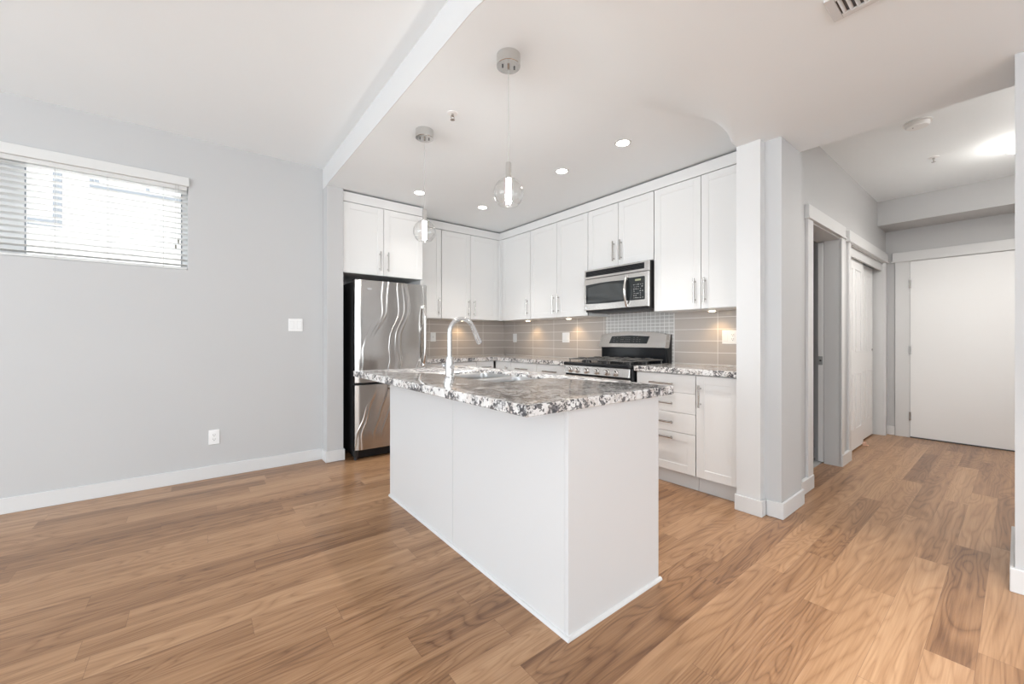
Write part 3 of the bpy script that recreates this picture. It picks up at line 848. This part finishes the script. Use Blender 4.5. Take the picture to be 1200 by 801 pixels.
def bowed_door(z0, z1):
    """door slab with softly bowed front and rounded vertical edges"""
    mb = MB(); n = 22
    pts = []
    for k in range(n + 1):
        u = -1 + 2 * k / n
        xx_ = (X0 + X1) / 2 + u * (X1 - X0) / 2
        edge = max(0.0, (abs(u) - 0.955) / 0.045)
        pts.append((xx_, YF + 0.005 * u * u + 0.012 * edge * edge))
    poly = [(a, b, z0) for a, b in pts] + [(X1, YF + 0.068, z0), (X0, YF + 0.068, z0)]
    mb.prism(poly, (0, 0, z1 - z0), 0.003)
    return mb


dU = bowed_door(0.738, 1.722).build('upper_door', M['fridge'], fr)
dL = bowed_door(0.098, 0.716).build('freezer_drawer', M['fridge'], fr)
MB().box((X0 + 0.01, YF + 0.03, 0.716), (X1 - 0.01, YF + 0.08, 0.738)).build('gasket', M['blackm'], fr)
MB().box((X0 + 0.012, YF + 0.012, 0.728), (X1 - 0.012, YF + 0.03, 0.737), 0.002).build('door_shelf_lip', M['black'], dU)
hp = []
for k in range(17):
    u = -1 + 2 * k / 16
    hp.append((1.862, YF + 0.01 - 0.062 * (1 - u ** 4) ** 0.8 - 0.002, 1.19 + 0.315 * u))
MB().tube(hp, [0.014] * 17, 14).build('handle', M['steel'], dU)
for zz in (0.89, 1.49): MB().box((1.848, YF - 0.025, zz - 0.02), (1.876, YF + 0.012, zz + 0.02), 0.006).build('handle_mount', M['steel'], dU)
hp2 = []
for k in range(15):
    u = -1 + 2 * k / 14
    hp2.append(((X0 + X1) / 2 + 0.28 * u, YF + 0.008 - 0.055 * (1 - u ** 4) ** 0.8, 0.665))
MB().tube([p_ for p_ in hp2 if p_[0] > 1.48], 0.012, 12).build('handle', M['steel'], dL)
bd = MB()
pl_ = [(1.302 + 0.026 * math.cos(k * PI / 8), YF - 0.0005 + 0.006, 1.638 + 0.008 * math.sin(k * PI / 8)) for k in range(16)]
bd.prism(pl_, (0, -0.010, 0)).build('badge', M['chrome'], dU)
MB().box((X0 + 0.03, YF + 0.05, 0.012), (X1 - 0.03, YF + 0.09, 0.094), 0.004).build('kick_grille', M['black'], fr)
for fx_ in (X0 + 0.02, X1 - 0.02):
    MB().cyl((fx_, YF + 0.055, 0), (fx_, YF + 0.055, 0.03), 0.018).box((fx_ - 0.02, YF + 0.04, 0.028), (fx_ + 0.02, YF + 0.12, 0.092), 0.003).build('foot', M['blackm'], fr)
MB().box((X0 + 0.01, YF + 0.03, 1.712), (X0 + 0.075, YF + 0.13, 1.738), 0.006).build('hinge_cover', M['blackm'], fr)

# ------------------------------------------------------------------ range
rg = thing('gas_range', 'stainless and black gas range with six front knobs', 'range', (3.2, 2.425, 0))
RY0, RY1, RX = 2.034, 2.816, 2.872
MB().box((RX + 0.03, RY0, 0.05), (3.53, RY1, 0.90), 0.003).build('body', M['black'], rg)
for yy_ in (RY0 + 0.05, RY1 - 0.05):
    for xx_ in (2.96, 3.46): MB().cyl((xx_, yy_, 0), (xx_, yy_, 0.05), 0.018).build('foot', M['blackm'], rg)
cp = MB().prism([(RX, RY0 + 0.012, 0.826), (RX + 0.012, RY0 + 0.012, 0.898), (RX + 0.06, RY0 + 0.012, 0.898), (RX + 0.06, RY0 + 0.012, 0.822), (RX + 0.006, RY0 + 0.012, 0.822)], (0, RY1 - RY0 - 0.02, 0), 0.003).build('control_panel', M['steel'], rg)
for ky in (2.725, 2.638, 2.522, 2.398, 2.281, 2.188):
    k_ = MB().lathe([(0.0, -0.036), (0.017, -0.036), (0.020, -0.032), (0.022, -0.012), (0.0285, -0.008), (0.0285, 0.004), (0.0, 0.004)], (RX + 0.005, ky, 0.859), 26, 'x').build('knob', M['steel'], cp)
    MB().box((RX - 0.034, ky - 0.003, 0.859), (RX - 0.0305, ky + 0.003, 0.877), 0.001).build('knob_pointer', M['chrome'], k_)
MB().box((RX - 0.006, RY0 + 0.002, 0.900), (3.47, RY1 - 0.002, 0.932), 0.008).build('cooktop', M['black'], rg)
od = MB().box((RX + 0.004, RY0 + 0.008, 0.19), (RX + 0.05, RY1 - 0.008, 0.806), 0.005).build('oven_door', M['steel'], rg)
MB().box((RX + 0.002, RY0 + 0.11, 0.32), (RX + 0.006, RY1 - 0.11, 0.66), 0.001).build('oven_window', M['glassblk'], od)
hb = MB().cyl((RX - 0.045, RY0 + 0.05, 0.765), (RX - 0.045, RY1 - 0.05, 0.765), 0.012)
for yy_ in (RY0 + 0.08, RY1 - 0.08): hb.cyl((RX - 0.045, yy_, 0.765), (RX + 0.006, yy_, 0.765), 0.009)
hb.build('handle', M['steel'], od)
MB().box((RX + 0.006, RY0 + 0.008, 0.06), (RX + 0.05, RY1 - 0.008, 0.182), 0.005).build('drawer', M['steel'], rg)
# burners and grates
gw = (RY1 - RY0 - 0.05) / 3
for k in range(3):
    y0_ = RY0 + 0.025 + k * gw; y1_ = y0_ + gw - 0.006
    gm = MB(); xa, xb = 2.915, 3.415; zt_ = 0.974
    for (a, b) in (((xa, y0_ + 0.008), (xb, y0_ + 0.008)), ((xa, y1_ - 0.008), (xb, y1_ - 0.008)), ((xa + 0.008, y0_), (xa + 0.008, y1_)), ((xb - 0.008, y0_), (xb - 0.008, y1_)), (((xa + xb) / 2, y0_), ((xa + xb) / 2, y1_))):
        gm.box((min(a[0], b[0]) - 0.006, min(a[1], b[1]) - 0.006, zt_ - 0.020), (max(a[0], b[0]) + 0.006, max(a[1], b[1]) + 0.006, zt_ - 0.008), 0.004)
    cy = (y0_ + y1_) / 2
    for cx in (xa + 0.13, xb - 0.13):
        for (ddx, ddy, l0, l1) in ((1, 0, 0.03, 0.122), (-1, 0, 0.03, 0.122), (0, 1, 0.03, gw / 2 - 0.006), (0, -1, 0.03, gw / 2 - 0.006)):
            p0_ = (cx + ddx * l0, cy + ddy * l0, zt_ - 0.004); p1_ = (cx + ddx * l1 * 0.8, cy + ddy * l1 * 0.8, zt_ - 0.003); p2_ = (cx + ddx * l1, cy + ddy * l1, zt_ - 0.014)
            gm.tube([p0_, p1_, p2_], 0.006, 8)
    for (a, b) in ((xa + 0.008, y0_ + 0.01), (xa + 0.008, y1_ - 0.01), (xb - 0.008, y0_ + 0.01), (xb - 0.008, y1_ - 0.01), ((xa + xb) / 2, y0_ + 0.01), ((xa + xb) / 2, y1_ - 0.01)):
        gm.tube([(a, b, 0.930), (a, b, zt_ - 0.01)], 0.006, 8)
    gm.build('grate', M['iron'], rg)
    for cx in (xa + 0.13, xb - 0.13):
        MB().lathe([(0.0, 0.024), (0.03, 0.023), (0.034, 0.018), (0.034, 0.012), (0.046, 0.010), (0.048, 0.0)], (cx, cy, 0.931), 24).build('burner', M['blackm'], rg)
# backguard
MB().box((3.445, RY0 + 0.012, 0.925), (3.535, RY1 - 0.012, 1.075), 0.004).build('backguard_base', M['black'], rg)
mb = MB(); n = 20
fa, ba = [], []
poly_f = []
for k in range(n + 1):
    u = -1 + 2 * k / n
    yy_ = (RY0 + RY1) / 2 + u * (RY1 - RY0) / 2 * 0.985
    ztp = 1.232 - 0.030 * abs(u) ** 2.4
    poly_f.append((yy_, ztp))
bot = [((RY1) - 0.002, 1.070), (RY0 + 0.002, 1.070)]
front = []
for (yy_, zz_) in [(RY0 + 0.002, 1.070)] + poly_f + [(RY1 - 0.002, 1.070)]:
    front.append((3.412 + (zz_ - 1.07) * 0.27, yy_, zz_))
mb.prism(front, (0.075, 0, 0), 0.004)
bgp = mb.build('backguard', M['steel'], rg)


def bgx(z): return 3.412 + (z - 1.07) * 0.27


def quad(mb, pts, th, axis='x'):
    mb.prism(pts, (-th, 0, 0))


mb = MB()
mb.prism([(bgx(1.112), 2.235, 1.112), (bgx(1.112), 2.685, 1.112), (bgx(1.185), 2.66, 1.185), (bgx(1.192), 2.44, 1.192), (bgx(1.183), 2.215, 1.183)], (-0.003, 0, 0)).build('display', M['glassblk'], bgp)
mb = MB()
for r_ in range(3):
    zz_ = 1.128 + r_ * 0.020
    for yy_ in (2.31, 2.34, 2.38, 2.43, 2.45, 2.47, 2.49, 2.51, 2.53, 2.58, 2.62):
        if random.random() < 0.85: mb.box((bgx(zz_) - 0.0042, yy_, zz_), (bgx(zz_) - 0.0028, yy_ + 0.012, zz_ + 0.005))
mb.build('display_marks', M['dim_mark'], bgp)
MB().prism([(3.487, RY0 + 0.006, 0.925), (3.54, RY0 + 0.006, 0.925), (3.54, RY0 + 0.006, 1.198), (3.487, RY0 + 0.006, 1.198), (3.45, RY0 + 0.006, 1.08)], (0, RY1 - RY0 - 0.012, 0)).build('backguard_shell', M['blackm'], rg)

# ------------------------------------------------------------------ microwave
mw = thing('microwave', 'stainless over the range microwave with black window', 'microwave', (3.35, 2.41, 1.43))
MY0, MY1, MX = 2.036, 2.788, 3.150
MB().box((MX + 0.022, MY0 + 0.004, 1.432), (3.54, MY1 - 0.004, 1.864), 0.003).build('body', M['blackm'], mw)
tv_ = MB().box((MX, MY0, 1.768), (MX + 0.024, MY1, 1.860), 0.003).build('vent_panel', M['steel'], mw)
sl = MB()
sl.box((MX - 0.001, MY0 + 0.045, 1.790), (MX + 0.002, MY1 - 0.02, 1.845))
sl.build('vent_recess', M['black'], tv_)
sl = MB()
for k in range(4): sl.box((MX - 0.003, MY0 + 0.045, 1.797 + k * 0.013), (MX - 0.0005, MY1 - 0.02, 1.8005 + k * 0.013))
sl.build('vent_louvres', M['blackm'], tv_)
md = MB().box((MX - 0.004, 2.036, 1.448), (MX + 0.022, MY1, 1.764), 0.004).build('door', M['steel'], mw)
py0, py1 = 2.085, 2.215
# window: black glass with curved lower and upper rim
wp = []
for k in range(13):
    u = -1 + 2 * k / 12
    wp.append((MX - 0.0035, 2.505 + 0.255 * u, 1.508 + 0.006 * u * u))
for k in range(13):
    u = 1 - 2 * k / 12
    wp.append((MX - 0.0035, 2.505 + 0.255 * u, 1.715 - 0.010 * u * u))
w_ = MB().prism(wp, (-0.003, 0, 0)).build('window_frame', M['glassblk'], md)
wp2 = []
for k in range(13):
    u = -1 + 2 * k / 12
    wp2.append((MX - 0.0066, 2.515 + 0.215 * u, 1.528))
for k in range(13):
    u = 1 - 2 * k / 12
    wp2.append((MX - 0.0066, 2.515 + 0.215 * u, 1.697 - 0.022 * u * u))
MB().prism(wp2, (-0.0012, 0, 0)).build('window', M['mwglass'], w_)
MB().prism([(MX - 0.0035, a, b) for a, b in rrect(py0 - 0.012, 2.255, 1.512, 1.722, 0.010)], (-0.003, 0, 0)).build('control_panel', M['glassblk'], md)
cpn = [c for c in md.children if c.name.startswith('control_panel')][0]
MB().box((MX - 0.0075, 2.112, 1.686), (MX - 0.006, 2.172, 1.702)).build('display', M['screen'], cpn)
mk = MB()
for r_ in range(7):
    for c_ in range(5):
        if random.random() < 0.72:
            yy_ = 2.092 + c_ * 0.022 + random.uniform(-0.002, 0.002); zz_ = 1.530 + r_ * 0.020
            mk.box((MX - 0.0072, yy_, zz_), (MX - 0.0062, yy_ + random.uniform(0.005, 0.012), zz_ + random.uniform(0.003, 0.006)))
mk.build('button_marks', M['mark'], cpn)
hp = []
for k in range(15):
    u = -1 + 2 * k / 14
    hp.append((MX - 0.010 - 0.040 * (1 - u * u), 2.256 + 0.006 * (u * u), 1.603 + 0.142 * u))
MB().tube(hp, [0.010 + 0.004 * (1 - abs(-1 + 2 * k / 14)) for k in range(15)], 14).build('handle', M['steel'], md)
for zz in (1.468, 1.738): MB().box((MX - 0.014, 2.246, zz - 0.012), (MX - 0.002, 2.272, zz + 0.012), 0.004).build('handle_mount', M['steel'], md)
MB().lathe([(0.0, -0.003), (0.014, -0.003), (0.015, 0.0), (0.0, 0.001)], (MX - 0.004, 2.757, 1.472), 20, 'x').build('badge', M['chrome'], md)
MB().box((MX + 0.06, MY0 + 0.05, 1.424), (3.45, MY1 - 0.05, 1.434), 0.002).build('bottom_filter', M['slot'], mw)


# ------------------------------------------------------------------ switches and outlets
def plate(name, label, cat, f, pl, a0, a1, z0, z1, kinds, group=None):
    c = fpt(f, pl, (a0 + a1) / 2, (z0 + z1) / 2, 0)
    t_ = thing(name, label, cat, c, group)
    MB().fbox(f, pl, a0, a1, z0, z1, 0.0, 0.007, 0.002).build('cover_plate', M['plate'], t_)
    n = len(kinds); w = (a1 - a0) / n
    for k, kd in enumerate(kinds):
        ca = a0 + w * (k + 0.5); cz = (z0 + z1) / 2
        hw = min(0.0165, w * 0.32)
        if kd == 'r':
            r_ = MB().fbox(f, pl, ca - hw, ca + hw, cz - 0.033, cz + 0.033, 0.0065, 0.0095, 0.0015).build('rocker', M['plate'], t_)
            MB().fbox(f, pl, ca - hw - 0.0012, ca + hw + 0.0012, cz - 0.0345, cz + 0.0345, 0.006, 0.0072).build('rocker_rim', M['greyline'], r_)
        elif kd == 'o':
            o_ = MB().fbox(f, pl, ca - hw, ca + hw, cz - 0.034, cz + 0.034, 0.0065, 0.009, 0.0015).build('socket', M['plate'], t_)
            sm = MB()
            for s in (-1, 1):
                zc = cz + s * 0.018
                sm.fbox(f, pl, ca - 0.008, ca - 0.0055, zc - 0.002, zc + 0.007, 0.0085, 0.0095)
                sm.fbox(f, pl, ca + 0.0055, ca + 0.008, zc - 0.002, zc + 0.007, 0.0085, 0.0095)
                sm.fbox(f, pl, ca - 0.0025, ca + 0.0025, zc - 0.011, zc - 0.006, 0.0085, 0.0095)
            sm.build('slots', M['slot'], o_)
        elif kd == 't':
            MB().fbox(f, pl, ca - 0.004, ca + 0.004, cz - 0.009, cz + 0.009, 0.006, 0.013, 0.002).build('toggle', M['greyline'], t_)
    return t_


plate('light_switch', 'white double switch on the grey left wall', 'light switch', 'y', YL, 0.658, 0.776, 1.228, 1.344, ['r', 'r'])
plate('wall_outlet', 'white outlet low on the grey left wall above the baseboard', 'outlet', 'y', YL, 0.074, 0.147, 0.279, 0.399, ['o'])
plate('wall_outlet', 'white switch and outlet plate on the tiles beside the end panel', 'outlet', 'x', 3.542, 1.459, 1.577, 1.114, 1.231, ['o', 'r'])
plate('light_switch', 'white double switch on the tiles just left of the range', 'light switch', 'x', 3.542, 3.368, 3.487, 1.114, 1.234, ['r', 'r'])
plate('light_switch', 'narrow white switch plate on the tiles near the inner corner', 'light switch', 'x', 3.542, 4.384, 4.464, 1.112, 1.232, ['r'])
plate('light_switch', 'white switch plate on the tiles between refrigerator and faucet', 'light switch', 'y', 4.682, 2.352, 2.427, 1.124, 1.240, ['t'])


# ------------------------------------------------------------------ ceiling fittings
def spot(name, loc, power, col, size, blend=0.5, rad=0.03):
    l = bpy.data.lights.new(name, 'SPOT'); l.energy = power; l.color = col; l.spot_size = math.radians(size); l.spot_blend = blend
    l.shadow_soft_size = rad
    o = bpy.data.objects.new(name, l); COL.objects.link(o); o.location = loc
    return o


def pendant(label, x, y):
    zc = ceil_z(x, y)
    t_ = thing('pendant_lamp', label, 'pendant lamp', (x, y, zc), 'glass pendants over the island')
    ca = MB().lathe([(0.0, 0.0), (0.061, 0.0), (0.061, -0.054), (0.0585, -0.056), (0.0, -0.056)], (x, y, zc), 44).build('canopy', M['canopy'], t_)
    for s in (-1, 1):
        MB().cyl((x + s * 0.028, y - s * 0.012, zc - 0.056), (x + s * 0.028, y - s * 0.012, zc - 0.064), 0.0045, n=12).build('screw', M['slot'], ca)
    MB().cyl((x, y, zc - 0.055), (x, y, zc - 0.072), 0.006, n=14).build('cord_grip', M['nickel'], ca)
    MB().cyl((x, y, zc - 0.06), (x, y, 2.05), 0.0019, n=8).build('cord', M['cordm'], t_)
    MB().lathe([(0.0, 2.056), (0.012, 2.056), (0.0145, 2.052), (0.0145, 1.972), (0.0, 1.972)], (x, y, 0), 28).build('socket', M['canopy'], t_)
    R = 0.0775; zc2 = 1.900
    prof = []
    th0, th1 = math.radians(10.5), math.radians(141)
    N = 30
    for k in range(N + 1):
        th = th0 + (th1 - th0) * k / N
        prof.append((R * math.sin(th), zc2 + R * math.cos(th)))
    rl = R * math.sin(th1); zl = zc2 + R * math.cos(th1)
    prof += [(rl - 0.0012, zl - 0.0008), (rl - 0.0022, zl + 0.0002), (rl - 0.0018, zl + 0.0012)]
    MB().lathe(prof, (x, y, 0), 48).build('globe', M['glass'], t_)
    MB().lathe([(0.0, 1.9718), (0.0125, 1.9718), (0.0135, 1.968), (0.0145, 1.855), (0.012, 1.847), (0.0, 1.847)], (x, y, 0), 28).build('bulb', M['tube'], t_)
    spot('pendant_beam', (x, y, 1.838), 9, (1.0, 0.965, 0.92), 84, 1.0, 0.014)
    return t_


pendant('clear glass globe pendant over the near end of the island', 1.248, 1.613)
pendant('clear glass globe pendant over the far end of the island toward the refrigerator', 1.238, 2.552)


def downlight(label, x, y, power=38, cone=100):
    zc = ceil_z(x, y)
    t_ = thing('downlight', label, 'downlight', (x, y, zc), 'recessed downlights of the kitchen')
    MB().lathe([(0.046, 0.0005), (0.060, 0.0), (0.060, -0.003), (0.046, -0.006), (0.046, 0.0005)], (x, y, zc), 36).build('trim_ring', M['trim'], t_)
    MB().lathe([(0.0, -0.001), (0.046, -0.0015), (0.046, -0.004), (0.0, -0.004)], (x, y, zc), 36).build('lens', M['lamp'], t_)
    spot('downlight_beam', (x, y, zc - 0.02), power, (1.0, 0.955, 0.90), cone, 1.0, 0.05)


downlight('round recessed downlight closest to the tall end panel', 2.46, 1.804)
downlight('round recessed downlight above the space in front of the microwave', 2.461, 2.431)
downlight('round recessed downlight nearest the inner cabinet corner', 2.455, 3.637)
downlight('round recessed downlight in front of the refrigerator cabinet', 1.72, 3.658, 12)


downlight('added unseen downlight in the lowered ceiling before the hall', 1.9, -0.35, 115, 76)  # added beyond the frame to brighten the floor right of the island
downlight('added unseen downlight in the lowered ceiling behind the camera', 0.6, -0.75, 30, 82)  # another added fill light, out of view, for the near floor


def puck(label, x, y, z):
    t_ = thing('puck_light', label, 'puck light', (x, y, z), 'warm lights under the wall cabinets')
    MB().lathe([(0.0, 0.0), (0.036, 0.0), (0.036, -0.008), (0.030, -0.011), (0.0, -0.011)], (x, y, z), 30).build('housing', M['plate'], t_)
    MB().lathe([(0.0, -0.010), (0.028, -0.0105), (0.026, -0.0135), (0.0, -0.014)], (x, y, z), 30).build('lens', M['warm'], t_)
    spot('puck_beam', (x + (0.05 if y < 4.4 else 0), y + (0.05 if y > 4.4 else 0), z - 0.02), 1.7, (1.0, 0.66, 0.32), 120, 0.9, 0.02)


puck('small warm puck light under the cabinet right of the microwave', 3.385, 1.591, 1.40)
puck('small warm puck light under the cabinet just left of the microwave', 3.385, 3.232, 1.40)
puck('small warm puck light under the range wall cabinet near the inner corner', 3.385, 3.959, 1.40)
puck('small warm puck light under the back wall cabinet above the faucet', 2.75, 4.53, 1.405)


def sprinkler(label, x, y, z):
    t_ = thing('sprinkler', label, 'fire sprinkler', (x, y, z))
    MB().lathe([(0.0, 0.0), (0.034, 0.0), (0.032, -0.004), (0.018, -0.007), (0.0, -0.007)], (x, y, z), 28).build('escutcheon', M['plate'], t_)
    m_ = MB().cyl((x, y, z - 0.005), (x, y, z - 0.02), 0.008)
    for s in (-1, 1): m_.tube([(x + s * 0.008, y, z - 0.016), (x + s * 0.012, y, z - 0.030), (x + s * 0.003, y, z - 0.042)], 0.0025, 8)
    m_.build('head', M['nickel'], t_)
    MB().lathe([(0.0, -0.042), (0.014, -0.042), (0.014, -0.044), (0.0, -0.045)], (x, y, z), 18).build('deflector', M['nickel'], t_)


sprinkler('small fire sprinkler in the kitchen ceiling between the pendants', 1.283, 2.243, KIT_Z)
sprinkler('small fire sprinkler in the hall ceiling', 5.009, 0.459, HALL_Z)

t_ = thing('smoke_detector', 'round white smoke detector on the hall ceiling', 'smoke detector', (4.115, 0.458, HALL_Z))
MB().lathe([(0.0, 0.0), (0.078, 0.0), (0.078, -0.008), (0.0, -0.008)], (4.115, 0.458, HALL_Z), 36).build('mount', M['plate'], t_)
MB().lathe([(0.0, -0.008), (0.066, -0.008), (0.066, -0.022), (0.058, -0.034), (0.0, -0.038)], (4.115, 0.458, HALL_Z), 36).build('cover', M['plate'], t_)
MB().lathe([(0.0, -0.036), (0.004, -0.037), (0.0, -0.041)], (4.10, 0.48, HALL_Z), 12).build('indicator', M['slot'], t_)

def flush_lamp(label, hx, hy, beam, glow):
    t_ = thing('ceiling_lamp', label, 'ceiling lamp', (hx, hy, HALL_Z), 'flush lamps of the hall')
    MB().lathe([(0.0, 0.0), (0.118, 0.0), (0.118, -0.02), (0.0, -0.02)], (hx, hy, HALL_Z), 36).build('base', M['plate'], t_)
    MB().lathe([(0.118, -0.014), (0.132, -0.016), (0.130, -0.04), (0.10, -0.062), (0.05, -0.075), (0.0, -0.078)], (hx, hy, HALL_Z), 36).build('dome', M['dome'], t_)
    if glow:
        l = bpy.data.lights.new('hall_bulb', 'POINT'); l.energy = glow; l.color = (1, 0.95, 0.88); l.shadow_soft_size = 0.1
        o = bpy.data.objects.new('hall_bulb', l); COL.objects.link(o); o.location = (hx, hy, HALL_Z - 0.14)
    spot('hall_beam', (hx, hy, HALL_Z - 0.10), beam, (1, 0.965, 0.91), 165, 0.6, 0.12)


flush_lamp('glowing round flush lamp on the hall ceiling near the entry door', 5.16, -0.04, 36, 3)
flush_lamp('added unseen flush lamp on the hall ceiling behind the right wall end', 4.15, -0.32, 38, 0)  # added out of view to lift the hall walls and trim

# supply vent: solve its place on the lowered ceiling
vx, vy = 2.054, 0.469
vz = ceil_z(vx, vy)
k_ = (vz - CAM_H) / (2.46 - CAM_H)
vx, vy = vx * k_, vy * k_
vent = thing('ceiling_vent', 'white louvred air vent in the ceiling near the top edge', 'air vent', (vx, vy, vz))
slope = (ceil_z(vx - 0.05, vy) - ceil_z(vx + 0.05, vy)) / 0.1
vent.rotation_euler = (0, math.atan(slope), 0)
VW, VL = 0.155, 0.36     # across x, along -y
def vlocal(mb, name, m, par):
    o = mb.build(name, m, None); o.parent = par; return o
m_ = MB()
F = 0.030
m_.box((-VW, -F, -0.008), (0, 0, -0.0002), 0.002).box((-VW, -VL, -0.008), (0, -VL + F, -0.0002), 0.002).box((-VW, -VL + F, -0.008), (-VW + F, -F, -0.0002), 0.002).box((-F, -VL + F, -0.008), (0, -F, -0.0002), 0.002)
vlocal(m_, 'frame', M['trim'], vent)
vlocal(MB().box((-VW + F, -VL + F, -0.0014), (-F, -F, -0.0004)), 'duct', M['slot'], vent)
nl = 14
for k in range(nl):
    yy_ = -F - (VL - 2 * F) * (k + 0.5) / nl
    vlocal(MB().prism([(-VW + F, yy_ - 0.006, -0.0015), (-VW + F, yy_ + 0.003, -0.009), (-VW + F, yy_ + 0.0045, -0.009), (-VW + F, yy_ - 0.0045, -0.0015)], (VW - 2 * F, 0, 0)), 'louvre', M['trim'], vent)

# peach coloured guides on the floor
tag(MB().box((5.68, HY + 0.028, 0.0), (5.76, HY + 0.046, 0.03), 0.004).box((5.70, HY + 0.0, 0.0), (5.74, HY + 0.03, 0.006), 0.002).build('door_guide', M['peach'], origin=(5.72, HY + 0.03, 0)), 'small peach floor guide under the sliding closet doors', 'door guide')
